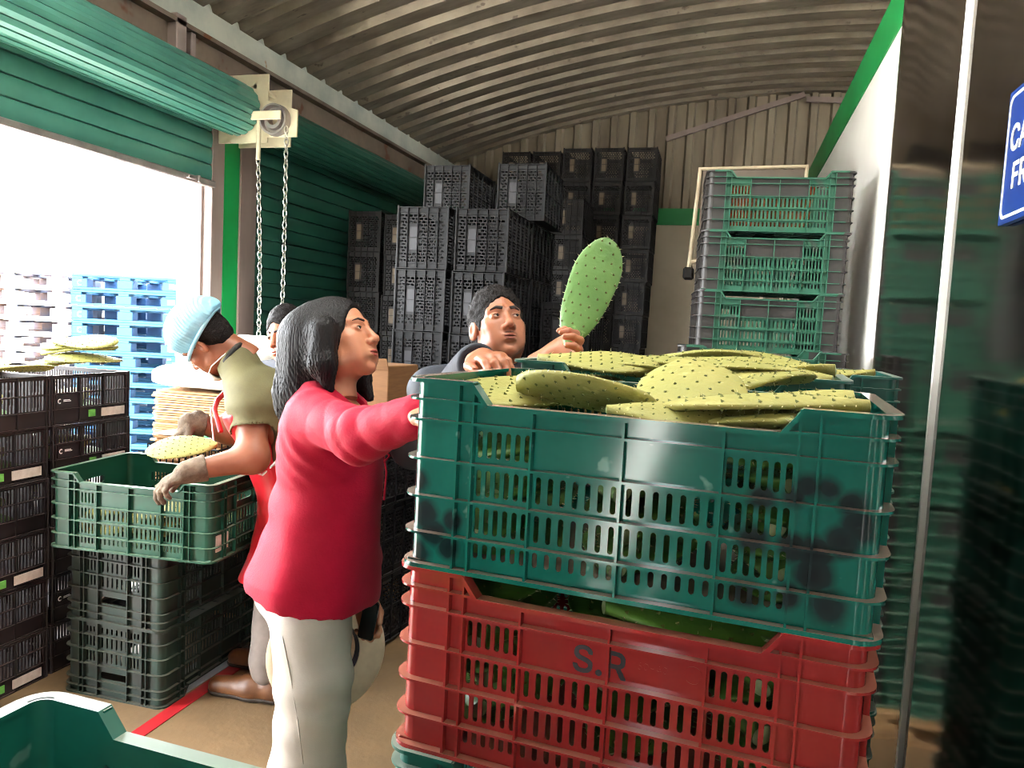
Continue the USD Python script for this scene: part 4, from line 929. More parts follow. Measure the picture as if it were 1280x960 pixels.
m_net = M_('blue_hair_net', srgb(150, 206, 226), srgb(176, 222, 236), 20, rough=.6, translucent=srgb(150, 210, 230)); m_gtr = M_('grey_trousers', srgb(128, 116, 108), srgb(108, 98, 92), 10, rough=.8)
m_shoe = M_('brown_leather', srgb(112, 70, 38), srgb(84, 50, 28), 18, rough=.45); m_sole = M_('shoe_sole', srgb(44, 32, 24), rough=.7); m_mask = M_('white_mask', srgb(236, 232, 228), rough=.7)
m_hat = M_('cream_hat', srgb(214, 198, 172), srgb(200, 182, 156), 20, rough=.75); m_band = M_('navy_band', srgb(24, 24, 44), rough=.6); m_blk = M_('black_phone', srgb(18, 18, 20), rough=.25)

# ---------------------------------------------------------------- the woman in the red blouse
def woman():
    A = lambda px, py, D: at(px, py, D)
    yaw = math.radians(8); f = np.array([math.cos(yaw), math.sin(yaw), 0]); l = np.array([-math.sin(yaw), math.cos(yaw), 0])
    base = at(400, 480, 2.0)*[1, 1, 0]
    W = thing('person', 'woman with black shoulder-length hair in red blouse and cream trousers gazing up at the nopal', 'person', tuple(base))
    R = head_frame(-1, 23, -10); hc = A(425.5, 427, 2.0); s = .955; MH = mat4(hc, R=R, s=s); ML = mat4(hc-base, R=R, s=s)
    neck = A(413, 502, 2.0); shR, elR, wrR = A(391, 519, 1.86), A(450, 545, 1.70), A(522, 519, 1.58)
    shL, elL, wrL = A(432, 512, 2.16), A(440, 640, 2.22), A(456, 748, 2.12)
    ctr0 = A(400, 600, 2.0)
    zt = np.array([.690, .716, .780, .853, .936, 1.02, 1.104, 1.175, 1.225, 1.265])
    fc = np.array([-.002, -.004, -.006, .008, .020, .030, .032, .024, .010, .004]); rx = np.array([.166, .170, .168, .152, .142, .136, .136, .118, .090, .055]); ry = np.array([.212, .214, .210, .186, .165, .160, .172, .176, .150, .09])
    def torso(P, g=0.0, fold=True):
        q = P-ctr0; u, v, z = q@f, q@l, P[:, 2]; c_, a, b = (np.interp(z, zt, k) for k in (fc, rx, ry)); a, b = a+g, b+g
        k = np.sqrt(((u-c_)/a)**2+(v/b)**2); d = smax((k-1)*np.minimum(a, b)*.92, z-1.285-g, .03)
        if fold:
            th = np.arctan2(v/b, (u-c_)/a); low = np.clip((1.0-z)/.25, 0, 1)
            d += low*.003*np.sin(7*th+3*np.sin(z*6))+.006*np.clip(-np.cos(th), 0, 1)*np.sin(z*52+th*3)*np.exp(-((z-.95)/.09)**2)+.004*nz(P, 14, 3)+.0022*np.sin((z*1.0+u*1.4)*85+8*nz(P, 7, 5))*np.exp(-((z-1.12)/.08)**2)*np.clip(1-np.abs(u)/.2, 0, 1)
        return d
    hem = lambda P: .722+.030*((P-ctr0)@f)/.16*(-1)+.0045*np.abs(np.sin(((P-ctr0)@f)*75))
    def arms(P, g):
        def sleeve(a, b, c_, r):
            d = smin(cone(P, a, b, r[0]+g, r[1]+g), cone(P, b, c_, r[1]+g, r[2]+g), .03); return d
        d = sleeve(shR, elR, wrR, (.062, .058, .044)); return smin(d, sleeve(shL, elL, wrL+[0, 0, .12], (.062, .050, .044)), .01)
    def blouse(P):
        d = torso(P); a = arms(P, 0.0)
        ax1, ax2 = (elR-shR)/np.linalg.norm(elR-shR), (wrR-elR)/np.linalg.norm(wrR-elR); t1, t2 = (P-shR)@ax1, (P-elR)@ax2; nearR = np.clip(1-(P-shR)@l/.12, 0, 1)
        sh = lambda x: 1-2*np.abs(np.sin(x/2))**.7
        a += nearR*(.0030*sh(t2*88+18*((P-elR)@np.array([0, 0, 1.]))+6*nz(P, 9, 11))*np.exp(-((t2-.02)/.11)**2)+.0010*sh(t1*70-30*(P[:, 2]-shR[2])+5*nz(P, 8, 12))*np.clip(t1/.08, 0, 1)+.003*nz(P, 30, 13))
        d = smin(d, a, .022); d = smin(d, cone(P, neck+[0, 0, -.005]-f*.012, shR+l*.02+[0, 0, -.01], .050, .062), .03); d = smin(d, cone(P, neck+[0, 0, -.005]-f*.012, shL-l*.02+[0, 0, -.01], .050, .060), .03)
        d = smax(d, hem(P)-P[:, 2], .006)
        d = smax(d, -cone(P, neck+f*.030+[0, 0, .07], neck+f*.115+[0, 0, -.115], .072, .006), .006)
        d = smax(d, -cone(P, neck-f*.008+[0, 0, .03], neck-f*.02+[0, 0, .13], .055, .07), .008)
        inner = torso(P, -.012, False); return smax(d, -np.where(P[:, 2] < .80, inner+np.clip((P[:, 2]-.74)*.6, 0, 1), 1), .004)
    lo, hi = bounds([shR, elR, wrR, shL, elL, wrL, A(310, 745, 2.0), A(480, 745, 2.0), neck+[0, 0, .06]], .085); lo[:2] -= .12; hi[:2] += .10; lo[2] = .66
    bl = part(W, 'blouse', local(sdf_mesh(blouse, lo, hi, .0052), base), m_blouse, smooth=True)
    seam = lambda pts, r: cat_([tube(pts, r, 6)])
    part(bl, 'ties', local(cat_([tube([A(478, 560, 1.93), A(483, 590, 1.93), A(480, 625, 1.935)], .0028, 6), tube([A(480, 562, 1.93), A(487, 570, 1.92), A(480, 578, 1.93)], .003, 6)]), base), m_blouse, smooth=True)
    def skin(P):
        d = cone(P, hc+R@np.array([0, -.035, -.07])*s, neck-f*.01, .047, .052); d = smin(d, ell(P, neck-[0, 0, .055]+f*.012, (.085, .10, .07)), .04)
        for a, b, c_ in ((shR, elR, wrR), (shL, elL, wrL)): d = smin(d, smin(cone(P, a, b, .040, .034), cone(P, b, c_, .034, .024), .02), .03)
        return smin(d, torso(P, -.03, False)+np.clip(.80-P[:, 2], 0, 1)*2, .02)
    RL = frame_from(A(466, 792, 2.10)-wrL, -l, True); RRr = frame_from(A(560, 505, 1.52)-wrR, [0, 0, -1.], True)
    hands = [sdf_mesh(lambda P: hand_sdf(P, RL, wrL, (38, 44, 48, 50), (30, 30), s=.9), *bounds([wrL], .16), .003), sdf_mesh(lambda P: hand_sdf(P, RRr, wrR, (25, 25, 28, 30), s=.9), *bounds([wrR], .17), .003)]
    part(W, 'body', local(cat_([moved(head_mesh(False), MH), sdf_mesh(skin, lo-.02, hi+.06, .006)]+hands), base), SKIN_F, smooth=True)
    face_parts(W, ML, False, m_brow, m_lipf, gaze=(-.1, .15), brow=.75)
    # hair: cap, curtain down the back, a lock at each cheek
    nearD, farD = hc-R[:, 0]*(-.062), hc-R[:, 0]*.062
    def hair(P):
        q = (P-hc)@R/s; d = ell(q, (0, -.018, .040), (.088, .106, .094)); d = smin(d, ell(q, (0, -.055, -.01), (.082, .072, .085)), .04)
        d = smax(d, -ell(q, (0, .105, -.030), (.080, .075, .118)), .012)*s
        back = smin(cone(P, A(388, 425, 2.0), A(380, 500, 2.0), .088, .074), cone(P, A(380, 500, 2.0), A(374, 518, 2.0), .074, .046), .03)
        d = smin(d, back, .04)
        lock = smin(cone(P, A(404, 412, 1.915), A(404, 455, 1.90), .030, .034), cone(P, A(404, 455, 1.90), A(412, 486, 1.90), .034, .012), .02); lk2 = smin(cone(P, A(435, 420, 2.085), A(446, 470, 2.09), .026, .034), cone(P, A(446, 470, 2.09), A(462, 497, 2.08), .034, .010), .02)
        d = smin(smin(d, lock, .030), lk2, .025)
        d = smax(d, -ell(q, (.080, .006, -.012), (.016, .014, .030))*s, .006)
        ang = np.arctan2(q[:, 0], q[:, 1]+.03); down = np.clip((.06-q[:, 2])/.12, 0, 1)
        return d+.0016*np.sin(ang*95+14*nz(P, (16, 16, 4), 4))*(.4+.6*down)+.010*nz(P, (30, 30, 5), 8)*(.3+down)+.006*nz(P, (70, 70, 6), 9)*down
    hb = bounds([hc, A(374, 530, 2.0), A(440, 500, 2.06)], .15)
    hr = part(W, 'hair', local(sdf_mesh(hair, hb[0], hb[1], .0034), base), m_hair, smooth=True)
    # trousers
    def trousers(P):
        hipc = ctr0*[1, 1, 0]+[0, 0, .80]-f*.004
        d = ell(P, hipc+[0, 0, -.03], (.140, .170, .13), np.stack([f, l, [0, 0, 1.]], 1)); d = smin(d, ell(P, hipc-f*.050-[0, 0, .06], (.095, .150, .11), np.stack([f, l, [0, 0, 1.]], 1)), .05)
        for sd, pts in ((-1, [A(388, 775, 1.92), A(392, 850, 1.91), A(390, 895, 1.91), A(384, 960, 1.92)]), (1, [A(394, 775, 2.07), A(396, 850, 2.08), A(390, 895, 2.09), A(380, 960, 2.10)])):
            ank = pts[3]*[1, 1, 0]-f*.03+[0, 0, .045]; d = smin(d, chain_sdf(P, pts+[ank], [.100, .092, .086, .092, .088], .03), .012 if sd == 1 else .03)
        d += .003*np.sin(P[:, 2]*60+14*((P-ctr0)@f)+4*nz(P, 9, 2))*np.exp(-((P[:, 2]-.42)/.13)**2)+.003*nz(P, 16, 6)
        return smax(d, P[:, 2]-.86, .004)
    lo2, hi2 = bounds([A(320, 745, 2.0), A(470, 745, 2.0)], .22); lo2[2] = .01; hi2[2] = .90
    tr = part(W, 'trousers', local(sdf_mesh(trousers, lo2, hi2, .006), base), m_pants, smooth=True)
    sd = lambda pts: tube(pts, .0022, 6)
    def onleg(px, py):
        for D in np.linspace(1.65, 2.05, 161):
            if trousers(A(px, py, D)[None])[0] < .0005: return A(px, py, D)
        return A(px, py, 1.85)
    part(tr, 'side_seam', local(tube([onleg(350, 740+0), onleg(350, 758), onleg(354, 800), onleg(364, 850), onleg(372, 900), onleg(379, 955)], .0022, 6), base), m_pants, smooth=True)
    part(tr, 'pocket_edge', local(tube([onleg(374, 738), onleg(367, 748), onleg(358, 756), onleg(351, 758)], .0024, 6), base), m_pants, smooth=True)
    for D, px in ((1.92, 384), (2.10, 380)):
        g = A(px, 960, D)*[1, 1, 0]; sh = smin(ell(np.zeros((1, 3)), (0, 0, 0), (1, 1, 1)), np.ones(1), .1)
        fn = lambda P, g=g: smax(smin(cone(P, g-f*.04+[0, 0, .035], g+f*.11+[0, 0, .028], .042, .034), cone(P, g-f*.04+[0, 0, .04], g-f*.02+[0, 0, .09], .040, .036), .02), .002-P[:, 2], .003)
        part(W, 'shoe', local(sdf_mesh(fn, g-[.2, .2, .01], g+[.2, .2, .16], .006), base), m_blk, smooth=True)
    return W, A(462, 775, 2.09)
_w, hatpt = woman()
hc_ = at(410, 815, 2.26); hn = -(FW*.80-RT*.42-UP*.10); hn /= np.linalg.norm(hn); hx = np.cross([0, 0, 1.], hn); hx /= np.linalg.norm(hx); hM = np.eye(4); hM[:3, 0], hM[:3, 1], hM[:3, 2], hM[:3, 3] = hx, np.cross(hn, hx), hn, hc_
ht = thing('straw_hat', 'cream wide-brimmed hat with dark navy inner band, hanging at the woman\'s far side', 'hat', M=hM)
part(ht, 'brim', lathe([(.098, -.001), (.13, .004), (.165, .004), (.178, -.004), (.1795, -.006), (.165, .0015), (.13, .001), (.098, -.004)], (0, 0, 0), 'z', 56), m_hat, smooth=50)
part(ht, 'crown', lathe([(.0, -.105), (.06, -.10), (.085, -.085), (.098, -.001), (.100, -.003), (.088, -.088), (.062, -.104), (0, -.109)], (0, 0, 0), 'z', 48), m_hat, smooth=50)
part(ht, 'sweat_band', lathe([(.0965, -.001), (.0935, -.035), (.0925, -.035), (.0952, .001)], (0, 0, 0), 'z', 48), m_band, smooth=50)
ph = thing('phone_case', 'black rounded case in the woman\'s lowered hand above the hat', 'phone', M=mat4(at(461, 774, 2.04), R=np.stack([RT*.97-FW*.2, -FW, UP], 1)@Rot.from_euler('y', 12, degrees=True).as_matrix()))
part(ph, 'case', rbox(-.022, .022, -.010, .010, -.055, .050, .009), m_blk, smooth=30); part(ph, 'button', rbox(.0215, .0235, -.003, .003, .01, .03, .0008), m_bar)

# ---------------------------------------------------------------- the man holding up the nopal
def short_hair(M, R, hc, s, seed, top=.018, front=.0, h=.0032, curl=.006):
    def fn(P):
        q = (P-hc)@R/s; d = ell(q, (0, -.020, .042), (.079+top*.25, .097+top*.3, .086+top))
        d = smin(d, ell(q, (0, -.060, -.01), (.066, .046, .062)), .03)
        cut = ell(q, (0, .110+front, -.035), (.090, .078, .122)); d = smax(d, -cut, .008); d = smax(d, -q[:, 2]-.062, .01)
        d = smax(d, -ell(np.c_[np.abs(q[:, 0]), q[:, 1:]], (.080, -.008, -.022), (.022, .026, .040)), .006)
        return (d+curl*1.6*nz(q, 70, seed)+curl*1.4*nz(q, (26, 60, 60), seed+1)*np.clip((q[:, 2]-.02)/.06, .2, 1))*s
    return sdf_mesh(fn, hc-.16, hc+.17, h)
def man():
    R = head_frame(-56, 25, 3); hc = at(623, 410.5, 2.2); s = .95; base = hc*[1, 1, 0]+np.array([.0, .05, 0])
    P_ = thing('person', 'man with short dark hair in navy jacket holding up a nopal pad', 'person', tuple(base)); MH = mat4(hc, R=R, s=s); ML = mat4(hc-base, R=R, s=s)
    fa = math.radians(-75); f = np.array([math.cos(fa), math.sin(fa), 0]); r = np.array([f[1], -f[0], 0])
    neck = hc+R@np.array([0, -.035, -.10])*s+[0, 0, -.015]; chest = neck-[0, 0, .22]+f*.0; hip = chest-[0, 0, .36]
    shR, shL = neck-[0, 0, .085]+r*.185, neck-[0, 0, .085]-r*.185
    wrR = at(594, 455, 1.52); elR = (shR+wrR)/2+np.array([-.10, .02, -.17]); wrL = at(690, 447, 1.735); elL = (shL+wrL)/2+np.array([.02, .06, -.20])
    handR = frame_from(at(626, 449, 1.36)-at(600, 458, 1.46), np.array([.1, .1, -1.]), True); hwR = at(600, 451, 1.46)
    base_pt = at(710, 432, 1.68); yl = base_pt-at(692, 446, 1.735)+UP*.01; hL = frame_from(at(722, 430, 1.69)-at(684, 447, 1.73), -(FW*.9)+UP*.5)
    wL = at(683, 449, 1.735)
    def torso(P, g):
        d = smin(cone(P, chest+r*.07, chest-r*.07, .118+g, .118+g), cone(P, hip+r*.055, hip-r*.055, .118+g, .118+g), .10); d = smin(d, smin(cone(P, chest+r*.055, hip+r*.05, .112+g, .112+g), cone(P, chest-r*.055, hip-r*.05, .112+g, .112+g), .04), .05); return smin(d, smin(cone(P, neck-[0, 0, .05], shR, .06+g, .066+g), cone(P, neck-[0, 0, .05], shL, .06+g, .066+g), .03), .06)
    def arms(P, g): return smin(chain_sdf(P, [shR, elR, wrR], [.056+g, .046+g, .032+g], .03), chain_sdf(P, [shL, elL, wrL], [.056+g, .046+g, .032+g], .03), .01)
    def jacket(P):
        d = smin(torso(P, .015), arms(P, .012), .03); d = smax(d, -cone(P, wrL+(wrL-elL)*.25, wrL-(wrL-elL)*.10, .06, .06), .006); d = smax(d, -cone(P, hwR, hwR+(hwR-elR)*.3, .05, .05), .005)
        col = smax(cone(P, neck+[0, 0, .0]-f*.01, neck-[0, 0, .06], .066, .085), -cone(P, neck+[0, 0, .06], neck-[0, 0, .10]+f*.03, .060, .056), .004); d = smin(d, smax(col, P[:, 2]-neck[2]-.030+.04*((P-neck)@f), .004), .012)
        return d+.004*nz(P, 18, 3)+.004*np.sin(70*P[:, 2]+10*nz(P, 7, 2))*np.clip(nz(P, 5, 9)+.3, 0, 1)
    lo, hi = bounds([shR, shL, elR, elL, wrR, wrL, hip, neck+[0, 0, .05]], .17)
    part(P_, 'jacket', local(sdf_mesh(jacket, lo, hi, .006), base), m_navy, smooth=True)
    def skin(P): return smin(smin(torso(P, -.012), cone(P, hc+R@np.array([0, -.035, -.06])*s, neck-[0, 0, .06], .056, .062), .03), arms(P, -.006), .02)
    hands = [sdf_mesh(lambda P: hand_sdf(P, handR, hwR, (30, 34, 36, 38), (28, 10), s=.84), *bounds([hwR], .19), .0026), sdf_mesh(lambda P: hand_sdf(P, hL, wL, (52, 56, 60, 62), (42, 62), s=.96, fat=1.02), *bounds([wL], .19), .0026)]
    part(P_, 'body', local(cat_([moved(head_mesh(True), MH), sdf_mesh(skin, lo, hi+.03, .007)]+hands), base), SKIN_M, smooth=True)
    face_parts(P_, ML, True, m_brow, m_lipm, gaze=(-.25, .18), brow=1.25, moustache=m_stub)
    part(P_, 'hair', local(short_hair(MH, R, hc, s, 5, top=.020, front=.004), base), m_hairs, smooth=True)
    fe = np.array([hip-[0, 0, .02]+r*.09, hip-[0, 0, .02]-r*.09]); gl = base+np.array([0, 0, .07])
    def trs(P):
        d = ell(P, hip-[0, 0, .04], (.17, .14, .14)); 
        for i, sg in enumerate((1, -1)): d = smin(d, chain_sdf(P, [fe[i], gl+r*.11*sg+[0, 0, .40], gl+r*.12*sg], [.105, .078, .062], .03), .03 if i == 0 else .012)
        return smax(d, P[:, 2]-hip[2]-.03, .004)+.003*nz(P, 12, 4)
    part(P_, 'trousers', local(sdf_mesh(trs, *bounds([fe[0], fe[1], gl+r*.2, gl-r*.2, gl-[0, 0, .05]], .16), .009), base), m_gtr, smooth=True)
    for sg in (1, -1): part(P_, 'shoe', local(shoe_mesh(gl+r*.12*sg-[0, 0, .07], f), base), m_shoe, smooth=True)
    return P_
def shoe_mesh(g, f, L=.27, h=.005):
    u = np.array([-f[1], f[0], 0])
    fn = lambda P: smax(smin(smin(cone(P, g-f*.05+[0, 0, .045], g+f*.06+[0, 0, .042], .046, .046), cone(P, g+f*.06+[0, 0, .036], g+f*(L-.10)+[0, 0, .030], .046, .036), .03), cone(P, g-f*.04+[0, 0, .05], g-f*.03+[0, 0, .11], .044, .046), .03)+.0015*nz(P, 40, 3), .003-P[:, 2], .003)
    m = sdf_mesh(fn, g-[.3, .3, .005], g+[.3, .3, .17], h); return m
man()

# ---------------------------------------------------------------- the worker in the hair net
def worker():
    R = head_frame(179, -48, -25); hc = at(257.5, 427, 2.75); s = .98
    A = at; base = A(345, 870, 2.85)*[1, 1, 0]
    P_ = thing('person', 'worker in blue hair net and red apron bending over the bottle-green crate', 'person', tuple(base)); MH = mat4(hc, R=R, s=s); ML = mat4(hc-base, R=R, s=s)
    neck = A(298, 452, 2.76); chest = A(338, 506, 2.80); hip = A(388, 625, 2.86)
    shL, elL, wrL = A(313, 502, 2.66), A(316, 572, 2.60), A(243, 588, 2.52); shR, elR, wrR = A(314, 500, 2.98), A(288, 538, 2.92), A(244, 530, 2.86)
    lat = (shR-shL)/np.linalg.norm(shR-shL); ax = (hip-chest)/np.linalg.norm(hip-chest)
    def torso(P, g):
        d = smin(cone(P, chest-lat*.07, chest+lat*.07, .114+g, .114+g), cone(P, hip-lat*.06, hip+lat*.06, .115+g, .115+g), .10); d = smin(d, smin(cone(P, chest-lat*.055, hip-lat*.055, .108+g, .108+g), cone(P, chest+lat*.055, hip+lat*.055, .108+g, .108+g), .04), .05); return smin(d, smin(cone(P, neck+[0, 0, -.01], shL, .060+g, .066+g), cone(P, neck+[0, 0, -.01], shR, .060+g, .066+g), .03), .07)
    slL, slR = shL+(elL-shL)*.66, shR+(elR-shR)*.7
    def shirt(P):
        t = (P-shL)@((elL-shL)/np.linalg.norm(elL-shL)); d = smin(torso(P, .008), smin(cone(P, shL, slL, .068, .074), cone(P, shR, slR, .066, .070), .01), .03)
        d = smax(d, -cone(P, slL+(elL-shL)*.09, elL, .085, .085), .004); d = smax(d, -cone(P, slR+(elR-shR)*.09, elR, .085, .085), .004)
        d = smax(d, -cone(P, neck+(hc-neck)*.22, neck+(hc-neck)*.8, .052, .075), .006)
        return d+.004*nz(P, 16, 6)+.004*np.sin(46*(P@ax)+9*nz(P, 6, 3))*np.clip(nz(P, 4, 5)+.35, 0, 1)+.003*np.sin(t*70+20*(P@lat))*np.exp(-((t-.02)/.06)**2)
    lo, hi = bounds([shL, shR, neck, hip, slL, slR], .17)
    sh = part(P_, 't_shirt', local(sdf_mesh(shirt, lo, hi, .0055), base), m_khaki, smooth=True)
    cm = head_frame(179, -30, 0); col = np.array([neck+(hc-neck)*.16+(Rot.from_rotvec((hc-neck)/np.linalg.norm(hc-neck)*t).as_matrix()@np.cross(hc-neck, lat)/np.linalg.norm(np.cross(hc-neck, lat)))*.062 for t in np.linspace(0, 2*PI, 28)])
    part(sh, 'collar', local(tube(col, .012, 8), base), m_blackb, smooth=True, label='dark ribbed collar')
    def skin(P):
        d = smin(torso(P, -.02), cone(P, hc+R@np.array([0, -.03, -.06])*s, neck, .054, .054), .025)
        for pts in ((shL, elL, wrL), (shR, elR, wrR)): d = smin(d, chain_sdf(P, list(pts), [.058, .050, .032], .04), .02)
        return d
    l2, h2 = bounds([elL, wrL, shL, shR, hc, hip, wrR, chest], .2)
    part(P_, 'body', local(cat_([moved(head_mesh(True), MH), sdf_mesh(skin, l2, h2, .0055)]), base), SKIN_W, smooth=True)
    face_parts(P_, ML, True, m_brow, m_lipm, gaze=(0, -.2))
    part(P_, 'hair', local(short_hair(MH, R, hc, s, 9, top=.004, h=.004, curl=.003), base), m_hairs, smooth=True)
    def net(P):
        q = (P-hc)@R/s; d = ell(q, (0, -.018, .070), (.094, .118, .092)); d = smin(d, ell(q, (0, -.110, .055), (.06, .035, .045)), .05)
        rim = q[:, 2]-.018+.35*(q[:, 1])*.55; d = smax(d, -rim, .012)
        return (d+.0022*np.sin(q[:, 1]*520+10*nz(q, 12, 3))*np.clip((q[:, 2]-.02)/.05, .2, 1)+.005*nz(q, 30, 5))*s
    nt = part(P_, 'hair_net', local(sdf_mesh(net, hc-.2, hc+.2, .0032), base), m_net, smooth=True)
    th = np.linspace(0, 2*PI, 40); rim = np.c_[.088*np.sin(th), -.018+.112*np.cos(th), .018-.1925*(-.018+.112*np.cos(th))]
    part(nt, 'elastic_rim', local(tube((MH@np.c_[rim, np.ones(40)].T).T[:, :3], .007, 8), base), m_net, smooth=True)
    mk = lambda P: np.abs(ell((P-hc)@R/s, (0, .062, -.098), (.050, .042, .036)))*s-.003
    part(P_, 'face_mask', local(sdf_mesh(lambda P: smax(mk(P), -((P-hc)@R)[:, 1]+.066, .003), hc-.19, hc+.19, .0035), base), m_mask, smooth=True)
    part(P_, 'mask_strap', local(tube((MH@np.c_[np.array([(-.046, .085, -.085), (-.072, .03, -.075), (-.070, -.03, -.082), (-.045, -.085, -.095)]), np.ones(4)].T).T[:, :3], .0022, 6), base), m_mask, smooth=True)
    # gloves with loose cuffs
    hfL = frame_from(A(205, 604, 2.48)-wrL, np.array([.2, .0, -1.])+FW*.25, True); hfR = frame_from(A(204, 562, 2.80)-wrR, np.array([0, -.2, -1.]), False)
    for wv, hf, el, cu in ((wrL, hfL, elL, (34, 38, 42, 46)), (wrR, hfR, elR, (46, 46, 50, 52))):
        d_ = (wv-el)/np.linalg.norm(wv-el); g0 = wv+d_*.012
        fn = lambda P, g0=g0, hf=hf, cu=cu, d_=d_: smin(hand_sdf(P, hf, g0, cu, (34, 40), s=1.0, fat=1.16), smax(np.abs(cone(P, g0-d_*.055, g0+d_*.01, .044, .036))-.0035, -((P-g0)@d_)-.05, .003), .008)+.003*nz(P, 60, 4)
        part(P_, 'glove', local(sdf_mesh(fn, g0-.2, g0+.2, .0034), base), m_glove, smooth=True)
    # apron hanging from the neck, tied behind
    fe = np.array([-1.0, -.12, 0]); fe /= np.linalg.norm(fe); feet = [A(334, 868, 2.84)*[1, 1, 0], A(352, 850, 3.08)*[1, 1, 0]]
    nf = fe-ax*(fe@ax); nf /= np.linalg.norm(nf)
    def apron(P):
        lg = None
        for i, g in enumerate(feet):
            e = cone(P, hip-lat*(.08 if i == 0 else -.08)-[0, 0, .04], (hip*[1, 1, 0]+g)/2+np.array([-.06, 0, .40]), .150, .135); lg = e if lg is None else smin(lg, e, .12)
        d = smin(torso(P, .026)-.03*np.clip((chest[2]-P[:, 2])/.2, 0, 1), lg, .05); fr = np.where(P[:, 2] > hip[2], (P-hip)@nf+.02, (P-hip)@fe+.035)
        d = smax(d, -fr, .012); d = smax(d, np.abs((P-hip)@lat)-.205, .02); d = smax(d, .44-P[:, 2], .005)
        top = (P-chest)@(-ax)-.03; d = smax(d, top, .01)
        return d+.005*np.sin(26*((P-hip)@lat)+6*nz(P, 6, 2))*np.clip((hip[2]+.05-P[:, 2])/.2, 0, 1)+.003*nz(P, 16, 8)
    lo3, hi3 = bounds([chest, hip, feet[0]+[0, 0, .45], feet[1]+[0, 0, .45]], .26)
    ap_mesh = sdf_mesh(apron, lo3, hi3, .0065)
    ap = part(P_, 'apron', local(ap_mesh, base), m_apron, smooth=True)
    for q_, r_ in (([A(263, 508, 2.80), A(266, 540, 2.74), A(268, 560, 2.73)], .003), ([A(305, 584, 2.60), A(318, 591, 2.62), A(345, 580, 2.66)], .0045), ([A(307, 586, 2.60), A(328, 594, 2.62), A(348, 574, 2.66)], .0045)): part(ap, 'apron_strap', local(tube(q_, r_, 6), base), m_mask, smooth=True)
    part(ap, 'neck_strap', local(tube([A(276, 540, 2.70), A(268, 512, 2.74), A(272, 500, 2.80), A(300, 470, 2.90)], .010, 6), base), m_apron, smooth=True)
    def trs(P):
        d = ell(P, hip+[.02, 0, -.06], (.14, .17, .14))
        for i, g in enumerate(feet): d = smin(d, chain_sdf(P, [hip-lat*(.08 if i == 0 else -.08)-[0, 0, .06], (hip*[1, 1, 0]+g)/2+np.array([-.05, 0, .44]), g+[.0, 0, .13]], [.105, .080, .068], .03), .02)
        return smax(d, -(P[:, 2]-.075), .004)+.005*nz(P, 14, 4)+.004*np.sin(P[:, 2]*70+6*nz(P, 8, 2))*np.exp(-((P[:, 2]-.14)/.06)**2)
    part(P_, 'trousers', local(sdf_mesh(trs, *bounds([hip, feet[0], feet[1]], .22), .007), base), m_gtr, smooth=True)
    for g in feet:
        q = part(P_, 'shoe', local(shoe_mesh(g, fe, .30), base), m_shoe, smooth=True)
        so = lambda P, g=g: smax(smin(cone(P, g-fe*.05+[0, 0, .03], g+fe*.06+[0, 0, .03], .049, .049), cone(P, g+fe*.06+[0, 0, .03], g+fe*.20+[0, 0, .025], .049, .039), .02), np.abs(P[:, 2]-.010)-.009, .002)
        part(q, 'sole', local(sdf_mesh(so, g-[.32, .32, .004], g+[.32, .32, .04], .005), base), m_sole, smooth=True)
        part(q, 'lace', local(cat_([tube([g+fe*a-lat*.028+[0, 0, z], g+fe*(a+.012)+[0, 0, z+.008], g+fe*a+lat*.028+[0, 0, z]], .0028, 6) for a, z in ((.04, .088), (.065, .080), (.09, .072))]), base), m_sole, smooth=True)
    return P_
worker()
axw = at(262, 560, 2.70)-at(200, 566, 2.66); Lw = np.linalg.norm(axw)*1.25; ex = axw/np.linalg.norm(axw); ez = UP*.85-FW*.5; ez = ez-ex*(ez@ex); ez /= np.linalg.norm(ez); Mw = np.eye(4); Mw[:3, 0], Mw[:3, 1], Mw[:3, 2], Mw[:3, 3] = -ex, np.cross(ez, -ex), ez, at(272, 556, 2.72)
place('y', 0, Mw, (0, 0, 0), (0, 0, 0), 'nopal pad held between the worker\'s gloved hands over the bottle-green crate', s=.85)

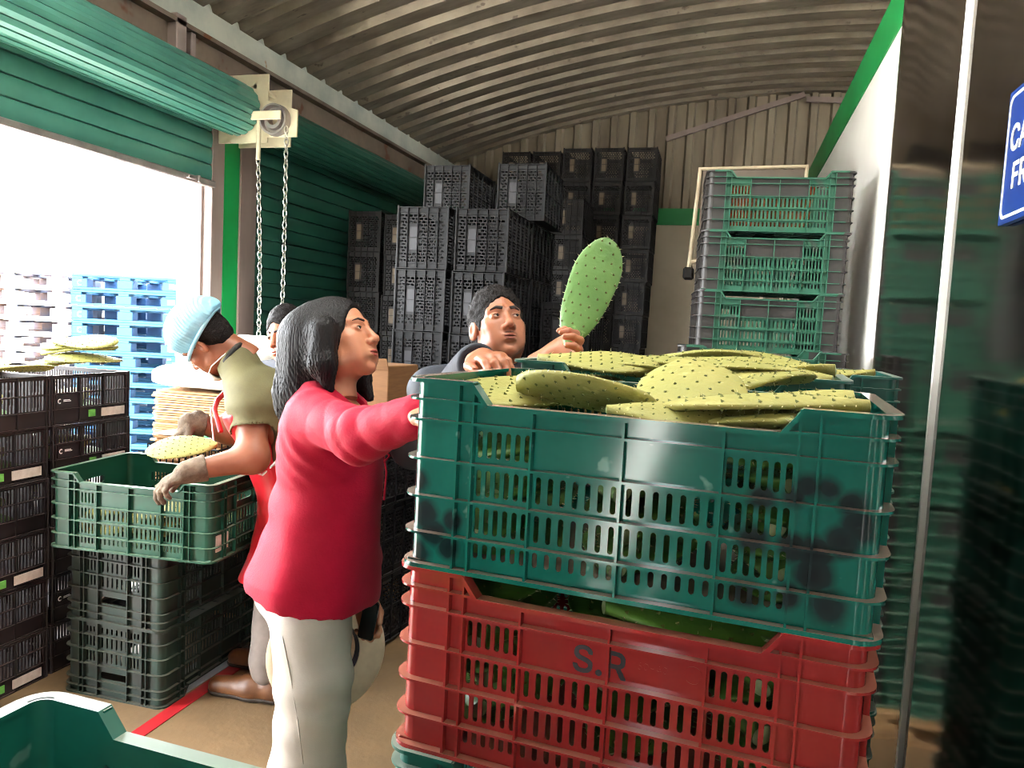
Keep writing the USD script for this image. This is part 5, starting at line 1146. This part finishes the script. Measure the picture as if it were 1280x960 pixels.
# ---------------------------------------------------------------- the second worker, half hidden
def second():
    R = head_frame(-97, -4, 10); hc = at(358, 421, 3.47); s = .98; base = hc*[1, 1, 0]+np.array([.03, .05, 0])
    P_ = thing('person', 'young man with swept-back dark hair, half hidden between the bowed worker and the woman', 'person', tuple(base)); MH = mat4(hc, R=R, s=s); ML = mat4(hc-base, R=R, s=s)
    neck = hc+R@np.array([0, -.03, -.12])*s; f = np.array([-.1, -1, 0.]); r = np.array([-1, .1, 0.])
    chest, hip = neck-[0, 0, .24], neck-[0, 0, .58]; shR, shL = neck-[0, 0, .08]+r*.18, neck-[0, 0, .08]-r*.18; gl = base+[0, 0, .07]
    el = [shR+np.array([-.03, -.02, -.28]), shL+np.array([.03, -.02, -.28])]; wr = [el[0]+np.array([.02, -.05, -.23]), el[1]+np.array([-.02, -.05, -.23])]
    def top(P, g):
        d = smin(cone(P, chest+r*.065, chest-r*.065, .108+g, .108+g), cone(P, hip+r*.05, hip-r*.05, .108+g, .108+g), .10); d = smin(d, smin(cone(P, chest+r*.05, hip+r*.05, .104+g, .104+g), cone(P, chest-r*.05, hip-r*.05, .104+g, .104+g), .04), .05); d = smin(d, smin(cone(P, neck-[0, 0, .04], shR, .055+g, .06+g), cone(P, neck-[0, 0, .04], shL, .055+g, .06+g), .03), .05)
        for s_, e, w in ((shR, el[0], wr[0]), (shL, el[1], wr[1])): d = smin(d, chain_sdf(P, [s_, e, w], [.055+g, .045+g, .032+g], .03), .02)
        return d
    lo, hi = bounds([hip, neck, *wr, shR, shL], .16)
    part(P_, 'shirt', local(sdf_mesh(lambda P: top(P, .01)+.004*nz(P, 15, 2), lo, hi, .008), base), m_navy, smooth=True)
    hs_ = [sdf_mesh(lambda P, i=i: hand_sdf(P, frame_from(wr[i]-el[i], [0, -.3, -1.]), wr[i], 30, s=.95), *bounds([wr[i]], .19), .004) for i in (0, 1)]
    part(P_, 'body', local(cat_([moved(head_mesh(True), MH), sdf_mesh(lambda P: smin(top(P, -.01), cone(P, hc+R@np.array([0, -.03, -.06])*s, neck-[0, 0, .03], .055, .06), .03), lo, hi+.05, .008)]+hs_), base), SKIN_M, smooth=True)
    face_parts(P_, ML, True, m_brow, m_lipm, gaze=(0, -.1), brow=1.1)
    part(P_, 'hair', local(short_hair(MH, R, hc, s, 15, top=.030, front=.006, h=.004, curl=.004), base), m_hairs, smooth=True)
    fe = [hip-[0, 0, .02]+r*.09, hip-[0, 0, .02]-r*.09]
    def trs(P):
        d = ell(P, hip-[0, 0, .04], (.16, .13, .14))
        for i, sg in enumerate((1, -1)): d = smin(d, chain_sdf(P, [fe[i], gl+r*.10*sg+[0, 0, .40], gl+r*.11*sg], [.10, .075, .06], .03), .02)
        return smax(d, P[:, 2]-hip[2]-.03, .004)
    part(P_, 'trousers', local(sdf_mesh(trs, *bounds([fe[0], fe[1], gl+r*.2, gl-r*.2, gl-[0, 0, .05]], .16), .010), base), m_gtr, smooth=True)
    for sg in (1, -1): part(P_, 'shoe', local(shoe_mesh(gl+r*.11*sg-[0, 0, .07], f/np.linalg.norm(f)), base), m_shoe, smooth=True)
second()
